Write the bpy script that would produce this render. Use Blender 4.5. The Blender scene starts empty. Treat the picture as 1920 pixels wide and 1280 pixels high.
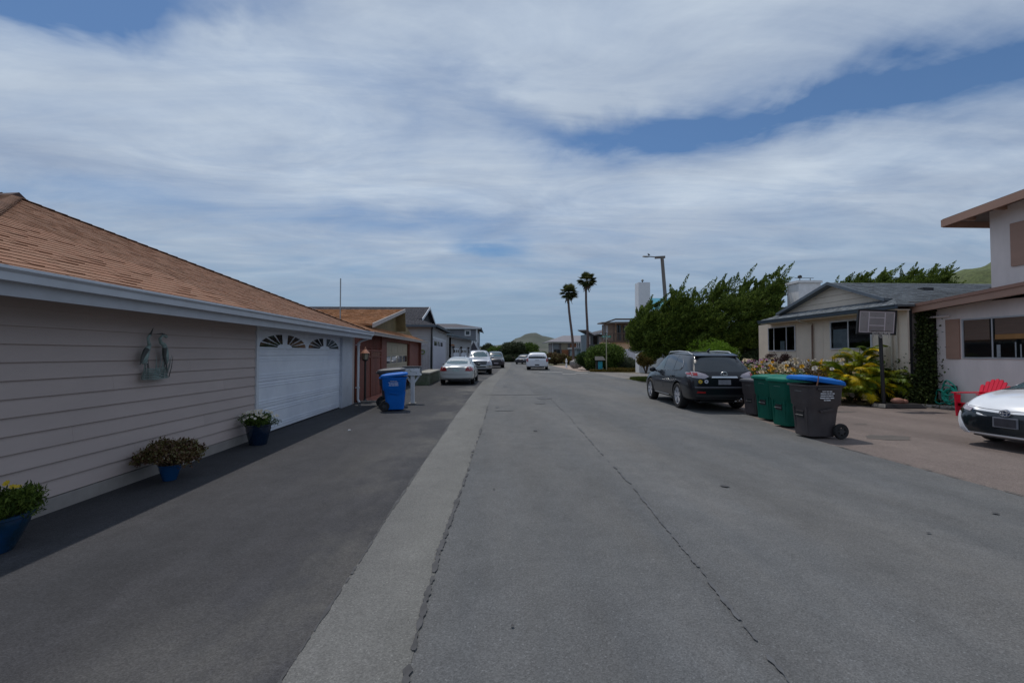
import bpy, bmesh, math, random
import numpy as np
from mathutils import Vector, Matrix, Euler, noise
from mathutils.bvhtree import BVHTree
R = math.radians
random.seed(7); rng = np.random.default_rng(7)
scene = bpy.context.scene
COL = scene.collection

# ------------------------------------------------------------------ camera
cam = bpy.data.cameras.new('camera'); camo = bpy.data.objects.new('camera', cam); COL.objects.link(camo)
cam.lens = 16.0; cam.sensor_width = 36.0; cam.clip_start = 0.05; cam.clip_end = 9000
camo.location = (0, 0, 1.62); camo.rotation_euler = (R(90 + 1.55), 0, R(-2.48))
scene.camera = camo
# ------------------------------------------------------------------ sun, sky, exposure
SUN = Vector((-0.15, 0.40, 1.0)).normalized()          # towards the sun
EL = math.asin(SUN.z); AZ = math.atan2(SUN.x, SUN.y)
sl = bpy.data.lights.new('sun', 'SUN'); sl.energy = 2.15; sl.angle = R(0.8); sl.color = (1.0, .94, .86)
so = bpy.data.objects.new('sun', sl); COL.objects.link(so); so.rotation_euler = SUN.to_track_quat('Z', 'Y').to_euler()
world = bpy.data.worlds.new('World'); scene.world = world; world.use_nodes = True
def build_world():
    nt = world.node_tree; N = nt.nodes; Lk = nt.links
    N.clear()
    out = N.new('ShaderNodeOutputWorld'); bg = N.new('ShaderNodeBackground'); Lk.new(bg.outputs[0], out.inputs[0])
    bg.inputs[1].default_value = 0.10
    sky = N.new('ShaderNodeTexSky'); sky.sky_type = 'NISHITA'; sky.sun_disc = False
    sky.sun_elevation = EL; sky.sun_rotation = AZ; sky.air_density = 1.0; sky.dust_density = 0.6; sky.ozone_density = 1.6
    tc = N.new('ShaderNodeTexCoord'); sep = N.new('ShaderNodeSeparateXYZ'); Lk.new(tc.outputs['Generated'], sep.inputs[0])
    def m(op, a, b=None, c=None, clamp=False):
        n = N.new('ShaderNodeMath'); n.operation = op; n.use_clamp = clamp
        for i, v in enumerate((a, b, c)):
            if v is None: continue
            if isinstance(v, (int, float)): n.inputs[i].default_value = v
            else: Lk.new(v, n.inputs[i])
        return n.outputs[0]
    X, Y, Z = sep.outputs
    zc = m('ADD', m('MAXIMUM', Z, 0.0), 0.10)
    u = m('DIVIDE', X, zc); v = m('DIVIDE', Y, zc)     # cloud sheet seen from below
    comb = N.new('ShaderNodeCombineXYZ'); Lk.new(u, comb.inputs[0]); Lk.new(v, comb.inputs[1])
    def nz(scale, sx, sy, rot, detail=6, rough=.55, dist=0.0, off=0.0):
        mp = N.new('ShaderNodeMapping'); mp.inputs['Scale'].default_value = (sx, sy, 1); mp.inputs['Rotation'].default_value = (0, 0, R(rot))
        mp.inputs['Location'].default_value = (off, off * .7, 0)
        Lk.new(comb.outputs[0], mp.inputs[0]); n = N.new('ShaderNodeTexNoise'); n.inputs['Scale'].default_value = scale
        n.inputs['Detail'].default_value = detail; n.inputs['Roughness'].default_value = rough; n.inputs['Distortion'].default_value = dist
        Lk.new(mp.outputs[0], n.inputs[0]); return n.outputs[0]
    warp = m('SUBTRACT', nz(2.2, 1, 1, 0, 5, .55, .4, 2.0), .5)
    warp2 = m('SUBTRACT', nz(2.4, 1, 1, 0, 5, .55, .4, 8.0), .5)
    # clear gaps in the cloud sheet: ellipses (centre, half axes, angle) in the sheet's own plan
    def gap(cu, cv, a, b, ang, amt):
        ca, sa = math.cos(R(ang)), math.sin(R(ang))
        du = m('ADD', m('SUBTRACT', u, cu), m('MULTIPLY', warp, .55)); dv = m('ADD', m('SUBTRACT', v, cv), m('MULTIPLY', warp2, .55))
        p = m('ADD', m('MULTIPLY', du, ca), m('MULTIPLY', dv, sa)); q = m('SUBTRACT', m('MULTIPLY', dv, ca), m('MULTIPLY', du, sa))
        p = m('DIVIDE', p, a); q = m('DIVIDE', q, b)
        e = m('ADD', m('MULTIPLY', p, p), m('MULTIPLY', q, q))
        g = m('POWER', 2.718, m('MULTIPLY', e, -1.0)); return m('MULTIPLY', g, amt)
    gs = None
    for g in GAPS:
        gg = gap(*g); gs = gg if gs is None else m('ADD', gs, gg)
    base = nz(1.1, 1, 1, 20, 8, .55, .5, 5.0)
    wisp = nz(2.0, .45, 1.5, -25, 9, .62, 1.0, 1.3)
    fine = nz(6.0, .5, 1.4, -25, 8, .6, .8, 3.7)
    d = m('ADD', m('MULTIPLY', m('SUBTRACT', base, .5), .9), m('ADD', m('MULTIPLY', m('SUBTRACT', wisp, .5), 1.0), m('MULTIPLY', m('SUBTRACT', fine, .5), .22)))
    d = m('SUBTRACT', m('ADD', d, .84), gs)
    d = m('MULTIPLY', d, 1.0, clamp=True)
    sm = N.new('ShaderNodeMapRange'); sm.interpolation_type = 'LINEAR'; Lk.new(d, sm.inputs[0])
    sm.inputs[1].default_value = 0.0; sm.inputs[2].default_value = 1.0; sm.inputs[3].default_value = 0.03; sm.inputs[4].default_value = 1.0
    dens = sm.outputs[0]
    # cloud brightness: thicker and thinner veils
    thick = nz(1.5, .6, 1.3, -20, 9, .62, .9, 9.1)
    for g in BRIGHT: thick = m('ADD', thick, gap(*g))
    ramp = N.new('ShaderNodeMix'); ramp.data_type = 'RGBA'
    tf = N.new('ShaderNodeMapRange'); tf.inputs[1].default_value = .28; tf.inputs[2].default_value = .76; Lk.new(thick, tf.inputs[0])
    Lk.new(tf.outputs[0], ramp.inputs[0]); ramp.inputs[6].default_value = CLOUD_DARK; ramp.inputs[7].default_value = CLOUD_LIGHT
    # towards the horizon: blue-grey marine haze layer of the sky itself
    hz = N.new('ShaderNodeMapRange'); hz.interpolation_type = 'SMOOTHSTEP'; Lk.new(Z, hz.inputs[0]); hz.inputs[1].default_value = 0.0; hz.inputs[2].default_value = .30
    hz.inputs[3].default_value = .85; hz.inputs[4].default_value = 0.0
    skt = N.new('ShaderNodeMix'); skt.data_type = 'RGBA'; skt.blend_type = 'MULTIPLY'; skt.inputs[0].default_value = 1.0
    Lk.new(sky.outputs[0], skt.inputs[6]); skt.inputs[7].default_value = SKY_TINT
    mx = N.new('ShaderNodeMix'); mx.data_type = 'RGBA'; Lk.new(dens, mx.inputs[0]); Lk.new(skt.outputs[2], mx.inputs[6]); Lk.new(ramp.outputs[2], mx.inputs[7])
    mh = N.new('ShaderNodeMix'); mh.data_type = 'RGBA'; Lk.new(hz.outputs[0], mh.inputs[0]); Lk.new(mx.outputs[2], mh.inputs[6]); mh.inputs[7].default_value = HORIZON
    Lk.new(mh.outputs[2], bg.inputs[0])
GAPS = [(1.22, 1.33, .60, .17, -33, 1.05), (.52, 1.63, .50, .13, -10, .72), (.0, 1.5, .40, .13, 25, .42), (-1.02, 1.09, .36, .11, -5, 1.2), (-.02, 2.98, .26, .18, 20, .70), (-.55, 2.5, .7, .15, 8, .40), (-.85, 3.6, .9, .22, 0, .32), (2.6, .6, .9, .2, -30, .8), (-2.4, 1.9, .6, .15, 20, .4)]
BRIGHT = [(-.10, 1.20, .80, .17, -8, .22), (1.45, 1.80, .7, .15, -30, .20), (.15, 2.12, 1.3, .18, 0, .13), (.35, 1.62, .3, .12, 0, -.10), (.4, 3.4, 1.2, .3, 0, -.08), (-.9, 1.5, .5, .22, 0, .12)]
CLOUD_LIGHT = (5.5, 6.35, 7.4, 1); CLOUD_DARK = (3.15, 3.9, 5.2, 1); HORIZON = (2.05, 3.1, 4.35, 1); SKY_TINT = (.46, .64, .80, 1)
build_world()
scene.view_settings.view_transform = 'Standard'; scene.view_settings.look = 'None'
scene.view_settings.exposure = 0.0; scene.view_settings.gamma = 1.0; scene.view_settings.use_curve_mapping = False

# ------------------------------------------------------------------ materials
MATS = {}
def mat(name, col, rough=.6, metal=0., var=.12, scale=4., bump=0., bscale=60., col2=None, fac=None, tint=0., trans=0., coat=0., speck=0., sscale=200., spec=.5, stretch=(1, 1, 1), vcol=None):
    """principled material: base colour with noise variation, optional second colour in patches, per-piece tint, speckle, bump"""
    if name in MATS: return MATS[name]
    if trans: spec = .15
    m = bpy.data.materials.new(name); m.use_nodes = True; nt = m.node_tree; N = nt.nodes; Lk = nt.links
    b = N['Principled BSDF']; b.inputs['Roughness'].default_value = rough; b.inputs['Metallic'].default_value = metal
    b.inputs['Specular IOR Level'].default_value = spec
    if coat: b.inputs['Coat Weight'].default_value = coat; b.inputs['Coat Roughness'].default_value = .04
    tc = N.new('ShaderNodeTexCoord'); mp = N.new('ShaderNodeMapping'); mp.inputs['Scale'].default_value = stretch; Lk.new(tc.outputs['Object'], mp.inputs[0])
    def nz(s, d=5, r=.55):
        n = N.new('ShaderNodeTexNoise'); n.inputs['Scale'].default_value = s; n.inputs['Detail'].default_value = d; n.inputs['Roughness'].default_value = r; Lk.new(mp.outputs[0], n.inputs[0]); return n.outputs[0]
    def rg(x, a, b2, c, d):
        n = N.new('ShaderNodeMapRange'); Lk.new(x, n.inputs[0])
        for i, q in enumerate((a, b2, c, d)): n.inputs[i + 1].default_value = q
        return n.outputs[0]
    cur = N.new('ShaderNodeRGB'); cur.outputs[0].default_value = (*col, 1); cur = cur.outputs[0]
    def mixc(f, a, c2, mode='MIX'):
        n = N.new('ShaderNodeMix'); n.data_type = 'RGBA'; n.blend_type = mode
        if isinstance(f, float): n.inputs[0].default_value = f
        else: Lk.new(f, n.inputs[0])
        Lk.new(a, n.inputs[6])
        if isinstance(c2, tuple): n.inputs[7].default_value = (*c2, 1)
        else: Lk.new(c2, n.inputs[7])
        return n.outputs[2]
    if col2:
        lo, hi = fac or (.45, .6)
        cur = mixc(rg(nz(scale * .35, 6, .6), lo, hi, 0, 1), cur, col2)
    if tint:
        at = N.new('ShaderNodeAttribute'); at.attribute_name = 'tint'; oi = N.new('ShaderNodeObjectInfo')
        ad = N.new('ShaderNodeMath'); ad.operation = 'ADD'; Lk.new(at.outputs['Fac'], ad.inputs[0]); Lk.new(oi.outputs['Random'], ad.inputs[1])
        fr = N.new('ShaderNodeMath'); fr.operation = 'FRACT'; Lk.new(ad.outputs[0], fr.inputs[0])
        if vcol: cur = mixc(fr.outputs[0], cur, vcol)
        v = rg(fr.outputs[0], 0, 1, 1 - tint, 1 + tint)
        cb = N.new('ShaderNodeCombineColor')
        for i in range(3): Lk.new(v, cb.inputs[i])
        cur = mixc(1.0, cur, cb.outputs[0], 'MULTIPLY')
    if var:
        v = rg(nz(scale, 6, .62), .3, .7, 1 - var, 1 + var); cb = N.new('ShaderNodeCombineColor')
        for i in range(3): Lk.new(v, cb.inputs[i])
        cur = mixc(1.0, cur, cb.outputs[0], 'MULTIPLY')
    if speck:
        v = rg(nz(sscale, 2, .5), .38, .62, 1 - speck, 1 + speck); cb = N.new('ShaderNodeCombineColor')
        for i in range(3): Lk.new(v, cb.inputs[i])
        cur = mixc(1.0, cur, cb.outputs[0], 'MULTIPLY')
    Lk.new(cur, b.inputs['Base Color'])
    if bump:
        bp = N.new('ShaderNodeBump'); bp.inputs['Strength'].default_value = bump; bp.inputs['Distance'].default_value = .01
        Lk.new(nz(bscale, 4), bp.inputs['Height']); Lk.new(bp.outputs[0], b.inputs['Normal'])
    if rough < .5 and not metal and var:
        Lk.new(rg(nz(scale * 1.7), .3, .7, max(rough - .06, .02), rough + .08), b.inputs['Roughness'])
    if trans:
        tr = N.new('ShaderNodeBsdfTranslucent'); Lk.new(cur, tr.inputs[0]); ms = N.new('ShaderNodeMixShader'); ms.inputs[0].default_value = trans
        Lk.new(b.outputs[0], ms.inputs[1]); Lk.new(tr.outputs[0], ms.inputs[2]); Lk.new(ms.outputs[0], N['Material Output'].inputs[0])
    MATS[name] = m; return m
def glass(name='clear_glass', tintc=(.75, .82, .82), refl=1.0):
    if name in MATS: return MATS[name]
    m = bpy.data.materials.new(name); m.use_nodes = True; nt = m.node_tree; N = nt.nodes; Lk = nt.links; N.clear()
    o = N.new('ShaderNodeOutputMaterial'); t = N.new('ShaderNodeBsdfTransparent'); t.inputs[0].default_value = (*tintc, 1)
    g = N.new('ShaderNodeBsdfGlossy'); g.inputs['Roughness'].default_value = .02; f = N.new('ShaderNodeFresnel'); f.inputs[0].default_value = 1.5
    ms = N.new('ShaderNodeMixShader'); Lk.new(f.outputs[0], ms.inputs[0]); Lk.new(t.outputs[0], ms.inputs[1]); Lk.new(g.outputs[0], ms.inputs[2]); Lk.new(ms.outputs[0], o.inputs[0])
    MATS[name] = m; return m

# ------------------------------------------------------------------ object helpers
ORG = {}
def tag(o, label=None, cat=None, group=None, kind=None):
    if label: o['label'] = label
    if cat: o['category'] = cat
    if group: o['group'] = group
    if kind: o['kind'] = kind
    return o
def thing(name, label, cat, loc=(0, 0, 0), rz=0, group=None):
    o = bpy.data.objects.new(name, None); COL.objects.link(o); o.location = loc; o.rotation_euler = (0, 0, rz); o.empty_display_size = .2
    ORG[o.name] = Vector(loc); return tag(o, label, cat, group)
def link_mesh(name, me, parent=None, org=None, smooth=False):
    o = bpy.data.objects.new(name, me); COL.objects.link(o)
    if parent is not None: o.parent = parent
    return o
class MB:
    def __init__(s): s.v = []; s.f = []; s.sm = []
    def add(s, vs, fs, smooth=False):
        n = len(s.v); s.v += [tuple(p) for p in vs]; s.f += [tuple(i + n for i in f) for f in fs]; s.sm += [smooth] * len(fs); return s
    def box(s, x0, x1, y0, y1, z0, z1):
        x0, x1 = min(x0, x1), max(x0, x1); y0, y1 = min(y0, y1), max(y0, y1); z0, z1 = min(z0, z1), max(z0, z1)
        return s.add([(x0, y0, z0), (x1, y0, z0), (x1, y1, z0), (x0, y1, z0), (x0, y0, z1), (x1, y0, z1), (x1, y1, z1), (x0, y1, z1)],
                     [(0, 3, 2, 1), (4, 5, 6, 7), (0, 1, 5, 4), (1, 2, 6, 5), (2, 3, 7, 6), (3, 0, 4, 7)])
    def obox(s, c, half, M3):
        vs = []
        for dz in (-1, 1):
            for dx, dy in ((-1, -1), (1, -1), (1, 1), (-1, 1)):
                vs.append(Vector(c) + M3 @ Vector((dx * half[0], dy * half[1], dz * half[2])))
        return s.add(vs, [(0, 3, 2, 1), (4, 5, 6, 7), (0, 1, 5, 4), (1, 2, 6, 5), (2, 3, 7, 6), (3, 0, 4, 7)])
    def bar(s, a, b, w, h=None):
        a, b = Vector(a), Vector(b); d = b - a; L = d.length; M3 = d.to_track_quat('Z', 'Y').to_matrix()
        return s.obox((a + b) / 2, (w / 2, (h or w) / 2, L / 2), M3)
    def slab(s, poly, thick):
        """planar polygon extruded along minus its normal"""
        P = [Vector(p) for p in poly]; n = sum((P[i].cross(P[(i + 1) % len(P)]) for i in range(len(P))), Vector())
        n = n.normalized(); k = len(P); Q = [p - n * thick for p in P]
        fs = [tuple(range(k)), tuple(range(2 * k - 1, k - 1, -1))] + [(i, i + k, (i + 1) % k + k, (i + 1) % k) for i in range(k)]
        return s.add(P + Q, fs)
    def tube(s, path, r, n=8, cap=True):
        P = [Vector(p) for p in path]; rs = r if isinstance(r, (list, tuple)) else [r] * len(P)
        vs = []; prev = None
        for i, p in enumerate(P):
            t = (P[min(i + 1, len(P) - 1)] - P[max(i - 1, 0)]).normalized()
            up = prev if prev is not None else (Vector((0, 0, 1)) if abs(t.z) < .9 else Vector((1, 0, 0)))
            a = (up - t * up.dot(t)).normalized(); b = t.cross(a); prev = a
            vs += [p + (a * math.cos(2 * math.pi * k / n) + b * math.sin(2 * math.pi * k / n)) * rs[i] for k in range(n)]
        fs = [(i * n + k, i * n + (k + 1) % n, (i + 1) * n + (k + 1) % n, (i + 1) * n + k) for i in range(len(P) - 1) for k in range(n)]
        if cap: fs += [tuple(range(n - 1, -1, -1)), tuple((len(P) - 1) * n + k for k in range(n))]
        return s.add(vs, fs, True)
    def lathe(s, prof, c=(0, 0, 0), n=24, axis='z', smooth=True):
        c = Vector(c); vs = []
        for r, h in prof:
            for k in range(n):
                a = 2 * math.pi * k / n; x, y = r * math.cos(a), r * math.sin(a)
                vs.append(c + (Vector((x, y, h)) if axis == 'z' else Vector((h, x, y)) if axis == 'x' else Vector((x, h, y))))
        fs = [(i * n + k, i * n + (k + 1) % n, (i + 1) * n + (k + 1) % n, (i + 1) * n + k) for i in range(len(prof) - 1) for k in range(n)]
        return s.add(vs, fs, smooth)
    def ball(s, c, r, n=12, m=7):
        r = r if isinstance(r, (tuple, list)) else (r, r, r); vs = []; c = Vector(c)
        for i in range(m + 1):
            t = math.pi * i / m
            for k in range(n):
                a = 2 * math.pi * k / n; vs.append(c + Vector((r[0] * math.sin(t) * math.cos(a), r[1] * math.sin(t) * math.sin(a), r[2] * math.cos(t))))
        return s.add(vs, [(i * n + k, (i + 1) * n + k, (i + 1) * n + (k + 1) % n, i * n + (k + 1) % n) for i in range(m) for k in range(n)], True)
    def mesh(s, name, m=None, org=None, bevel=0, fix=True):
        me = bpy.data.meshes.new(name); v = s.v
        if org is not None: v = [(p[0] - org[0], p[1] - org[1], p[2] - org[2]) for p in v]
        me.from_pydata(v, [], s.f)
        if fix or bevel:
            bm = bmesh.new(); bm.from_mesh(me); bmesh.ops.remove_doubles(bm, verts=bm.verts, dist=1e-6)
            bmesh.ops.recalc_face_normals(bm, faces=bm.faces)
            if bevel: bmesh.ops.bevel(bm, geom=[e for e in bm.edges if e.is_manifold and e.calc_face_angle(0) > .5], offset=bevel, segments=2, profile=.6, affect='EDGES')
            bm.to_mesh(me); bm.free()
        if any(s.sm):
            me.polygons.foreach_set('use_smooth', [True] * len(me.polygons)); me.set_sharp_from_angle(angle=R(38))
        if m: me.materials.append(m)
        me.update(); return me
    def build(s, name, m, parent=None, label=None, cat=None, group=None, kind=None, bevel=0, world=True):
        org = None
        if parent is not None and world:
            p = parent
            while p.parent is not None: p = p.parent
            org = ORG.get(p.name)
        o = link_mesh(name, s.mesh(name, m, org, bevel), parent)
        return tag(o, label, cat, group, kind)
def top_mesh(mb, name, m, loc, label, cat, group=None, bevel=0):
    o = link_mesh(name, mb.mesh(name, m, Vector(loc), bevel)); o.location = loc; return tag(o, label, cat, group)
def B(x0, x1, y0, y1, z0, z1): return MB().box(x0, x1, y0, y1, z0, z1)
def copy_tree(o, parent=None):
    c = o.copy(); COL.objects.link(c); c.parent = parent
    for ch in [q for q in bpy.data.objects if q.parent == o and q != c]: copy_tree(ch, c)
    return c
def np_mesh(name, V, F, m, parent=None, tint=None, kind=None, org=None):
    """V (n,3), F (k,4) or (k,3) numpy; tint per face"""
    me = bpy.data.meshes.new(name); V = np.asarray(V, dtype=np.float32)
    if org is not None: V = V - np.array(org, dtype=np.float32)
    k = F.shape[1]; me.vertices.add(len(V)); me.vertices.foreach_set('co', V.ravel())
    me.loops.add(F.size); me.loops.foreach_set('vertex_index', F.astype(np.int32).ravel())
    me.polygons.add(len(F)); me.polygons.foreach_set('loop_start', np.arange(0, F.size, k, dtype=np.int32))
    me.update(calc_edges=True)
    if tint is not None:
        a = me.attributes.new('tint', 'FLOAT', 'FACE'); a.data.foreach_set('value', np.asarray(tint, dtype=np.float32))
    me.materials.append(m); me.validate(); o = link_mesh(name, me, parent)
    if kind: o['kind'] = kind
    return o
def leaves(name, C, m, parent=None, size=.08, aspect=.5, D=None, spread=1.0, org=None, kind='stuff', fold=.25, NR=None):
    """one leaf blade (folded rhombus of two triangles) at every point of C; D = preferred direction"""
    C = np.asarray(C, dtype=float); n = len(C)
    d = rng.normal(size=(n, 3)) * spread
    if D is not None: d = d + np.asarray(D)
    d /= np.linalg.norm(d, axis=1)[:, None] + 1e-9
    q = rng.normal(size=(n, 3))
    if NR is not None: q = np.asarray(NR) + q * .35
    s = np.cross(d, q); s /= np.linalg.norm(s, axis=1)[:, None] + 1e-9; nn = np.cross(d, s)
    L = (size * rng.uniform(.6, 1.3, n))[:, None]; W = L * aspect * .5
    V = np.stack([C, C + d * L * .5 + s * W, C + d * L + nn * L * fold * rng.uniform(-1, 1, (n, 1)), C + d * L * .5 - s * W], 1).reshape(-1, 3)
    i = np.arange(n)[:, None] * 4; F = np.concatenate([i + [0, 1, 2], i + [0, 2, 3]], 1).reshape(-1, 3)
    t = np.repeat(rng.uniform(0, 1, n), 2)
    if org is None and parent is not None:
        p = parent
        while p.parent is not None: p = p.parent
        org = ORG.get(p.name)
    return np_mesh(name, V, F, m, parent, t, kind, org)
def clump_pts(clumps, per, shell=.55):
    out = []
    for (x, y, z, rx, ry, rz) in clumps:
        d = rng.normal(size=(per, 3)); d /= np.linalg.norm(d, axis=1)[:, None]
        r = rng.uniform(shell, 1.0, (per, 1)) ** .6
        out.append(np.array([x, y, z]) + d * r * np.array([rx, ry, rz]))
    return np.concatenate(out)
def crown_clumps(c, rad, n, cr=(.25, .45)):
    out = []
    for _ in range(n):
        d = rng.normal(size=3); d /= np.linalg.norm(d); r = rng.uniform(.35, .85)
        k = rng.uniform(*cr) * min(rad)
        out.append((c[0] + d[0] * r * rad[0], c[1] + d[1] * r * rad[1], c[2] + d[2] * r * rad[2], k * 1.2, k * 1.2, k))
    return out
def bush(name, label, cat, loc, rad, m, n=60, per=260, size=.09, group=None, trunk=True, cz=None, aspect=.55, inner=None):
    t = thing(name, label, cat, loc, 0, group)
    c = (loc[0], loc[1], loc[2] + (cz if cz is not None else rad[2]))
    leaves('foliage', clump_pts(crown_clumps(c, rad, n), per), m, t, size, aspect)
    if trunk:
        b = MB(); 
        for _ in range(7):
            e = Vector((c[0] + random.uniform(-.6, .6) * rad[0], c[1] + random.uniform(-.6, .6) * rad[1], c[2] + random.uniform(-.1, .5) * rad[2]))
            a = Vector(loc); mid = (a + e) / 2 + Vector((random.uniform(-.1, .1), random.uniform(-.1, .1), .1)) * rad[0]
            b.tube([a - Vector((0, 0, .05)), mid, e], [.05 * rad[0] + .01, .03 * rad[0] + .01, .01], 6)
        b.build('branches', M_BARK, t)
    return t
def tabs(poly, m, parent, course=.14, w=(.16, .34), th=(.006, .013), n_obj=0, near=None, name='shingle'):
    """asphalt shingle tabs over the planar polygon poly whose first edge is the eave; n_obj of them (nearest `near`) as objects"""
    P = [Vector(p) for p in poly]; u = (P[1] - P[0]).normalized()
    n = sum((P[i].cross(P[(i + 1) % len(P)]) for i in range(len(P))), Vector()).normalized()
    if n.z < 0: n = -n
    v = n.cross(u)
    if v.z < 0: v = -v
    U = [((p - P[0]).dot(u), (p - P[0]).dot(v)) for p in P]; vmax = max(q[1] for q in U)
    T = []; r = 0
    while r * course < vmax - .02:
        vm = r * course + course * .5; xs = []
        for i in range(len(U)):
            (a0, b0), (a1, b1) = U[i], U[(i + 1) % len(U)]
            if (b0 - vm) * (b1 - vm) < 0: xs.append(a0 + (a1 - a0) * (vm - b0) / (b1 - b0))
        if len(xs) >= 2:
            x0, x1 = min(xs), max(xs); x = x0
            while x < x1 - .02:
                ww = random.uniform(*w); e = min(x + ww, x1); T.append((x, e, r * course, random.choice(th) * random.uniform(.8, 1.2))); x = e
        r += 1
    inv = [(P[0] + u * ((a + b) / 2) + v * c) for a, b, c, t in T]
    order = list(range(len(T)))
    if n_obj: order.sort(key=lambda i: (inv[i] - near).length)
    root = parent
    while root.parent is not None: root = root.parent
    org = ORG[root.name]
    def vf(a, b, c, t, base):
        q = course * 1.12; g = .0015
        return [base(a + g, c, .002), base(b - g, c, .002), base(b - g, c + q, .0), base(a + g, c + q, .0), base(a + g, c, t + .004), base(b - g, c, t + .004), base(b - g, c + q, .002), base(a + g, c + q, .002)]
    FS = [(4, 5, 6, 7), (0, 1, 5, 4), (1, 2, 6, 5), (3, 0, 4, 7)]
    lib = {}
    for i in order[:n_obj]:
        a, b, c, t = T[i]; key = (round((b - a) / .03), t > .009)
        if key not in lib:
            W = max(key[0] * .03, .03); vs = vf(0, W, 0, .013 if key[1] else .006, lambda x, y, z: (u * x + v * y + n * z))
            me = bpy.data.meshes.new(name); me.from_pydata([tuple(q) for q in vs], [], FS); me.materials.append(m); lib[key] = me
        o = bpy.data.objects.new(name, lib[key]); COL.objects.link(o); o.parent = parent; o.location = P[0] + u * a + v * c - org
    V = []; F = []; t_ = []
    for i in order[n_obj:]:
        a, b, c, t = T[i]; k = len(V); V += [tuple(q) for q in vf(a, b, c, t, lambda x, y, z: P[0] + u * x + v * y + n * z)]
        F += [tuple(j + k for j in f) for f in FS]; t_ += [random.random()] * 4
    if V:
        return np_mesh(name + '_courses', np.array(V), np.array(F), m, parent, t_, 'stuff', org)
# ------------------------------------------------------------------ material library
M_BARK = mat('bark', (.10, .07, .05), .9, var=.3, scale=6, bump=.5)
M_WHITE = mat('white_paint', (.62, .64, .68), .45, var=.05)
M_BLACK = mat('black_plastic', (.015, .015, .017), .5, var=.1)
M_GUTTER = mat('gutter_metal', (.58, .61, .66), .4, var=.08, scale=3)
M_TAN = mat('tan_siding_paint', (.47, .385, .355), .6, var=.09, scale=1.3, bump=.15, bscale=90, tint=.05, stretch=(1, .35, 1))
M_ORANGE = mat('brown_shingle', (.300, .138, .076), .9, var=.10, scale=1.2, tint=.10, speck=.22, sscale=160, vcol=(.235, .120, .070))
M_CEDAR = mat('orange_cedar_shingle', (.46, .20, .075), .9, var=.2, scale=1.0, tint=.34, speck=.2, sscale=60, vcol=(.30, .15, .08))
M_GREYSH = mat('grey_shingle', (.155, .172, .188), .9, var=.16, scale=1.0, tint=.22, speck=.2, sscale=90)
M_DARKSH = mat('dark_shingle', (.075, .072, .082), .9, var=.15, scale=1, tint=.18)
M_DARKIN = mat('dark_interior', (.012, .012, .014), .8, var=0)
M_WINDK = mat('dark_window_glass', (.018, .022, .025), .04, var=.0, spec=.6)
M_GLASS = glass('window_glass', (.8, .86, .86))
M_REDWOOD = mat('redwood_boards', (.175, .052, .034), .7, var=.25, scale=3, stretch=(3, 3, .4), tint=.18, bump=.2, bscale=30)
M_CREAM = mat('cream_door_paint', (.40, .34, .25), .6, var=.06)
M_OLIVE = mat('olive_soffit', (.20, .16, .08), .8, var=.2, scale=2)
M_GREYWALL = mat('grey_white_siding', (.40, .40, .41), .6, var=.06, scale=2)
M_BLUEGREY = mat('blue_grey_trim', (.060, .085, .115), .5, var=.08)
M_STUCCO = mat('pinkish_stucco', (.80, .70, .67), .9, var=.07, scale=2.2, bump=.6, bscale=70, col2=(.68, .60, .58), fac=(.45, .7), stretch=(1, 1, .3))
M_BROWNTRIM = mat('brown_trim_paint', (.36, .21, .155), .6, var=.08, scale=3, stretch=(1, .3, 1))
M_BEIGE = mat('beige_siding', (.66, .56, .46), .7, var=.07, scale=2, tint=.03)
M_CONC = mat('concrete', (.30, .28, .25), .85, var=.15, scale=3, bump=.3, speck=.12, sscale=120)
M_DKGREEN = mat('cypress_leaf', (.060, .105, .018), .75, var=0, tint=.5, trans=.25, vcol=(.125, .165, .028))
M_BRIGHTG = mat('bright_leaf', (.10, .19, .015), .7, var=0, tint=.35, trans=.25, vcol=(.15, .25, .02))
M_MIDG = mat('mid_green_leaf', (.055, .105, .022), .7, var=0, tint=.45, trans=.22, vcol=(.11, .16, .03))
M_OLIVEG = mat('olive_leaf', (.10, .11, .025), .75, var=0, tint=.4, trans=.2, vcol=(.16, .10, .03))
M_GRASS = mat('grass_blade', (.10, .13, .03), .8, var=0, tint=.4, trans=.2)

# ------------------------------------------------------------------ ground and road sheets
def sheet(name, poly, z, m, label=None, sub=0):
    me = bpy.data.meshes.new(name); me.from_pydata([(x, y, z) for x, y in poly], [], [tuple(range(len(poly)))]); me.materials.append(m); me.update()
    o = link_mesh(name, me); o['kind'] = 'structure'; return o
def interp(pts, y):
    for (a, b), (c, d) in zip(pts, pts[1:]):
        if y <= d: return a + (c - a) * (y - b) / (d - b)
    return pts[-1][0]
LEDGE = [(-1.03, -8), (-1.03, 5), (-.95, 12), (-.80, 18), (-.56, 26.7), (.31, 37.5), (1.0, 50), (1.9, 70), (3.0, 95)]
SEAM = [(-.43, -8), (-.42, 3.8), (-.25, 9), (-.13, 14.3), (.05, 22), (.5, 30), (1.1, 38), (1.9, 50), (2.9, 70), (4.2, 95)]
REDGE = [(6.0, -8), (6.0, 8), (6.4, 10.5), (6.95, 12.5), (7.3, 15), (8.3, 20), (8.6, 28), (8.6, 34), (8.7, 42), (8.0, 52), (8.2, 70), (8.6, 95)]
def ys(a, b, st): return [a + (b - a) * i / max(1, round((b - a) / st)) for i in range(max(1, round((b - a) / st)) + 1)]
def band(e0, e1, a, b, jit=0):
    Y = ys(a, b, 1.0)
    L_ = [((e0 if isinstance(e0, (int, float)) else interp(e0, y)), y) for y in Y]
    R_ = [((e1 if isinstance(e1, (int, float)) else interp(e1, y)) + (random.uniform(-jit, jit)), y) for y in Y]
    return R_, L_
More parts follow.
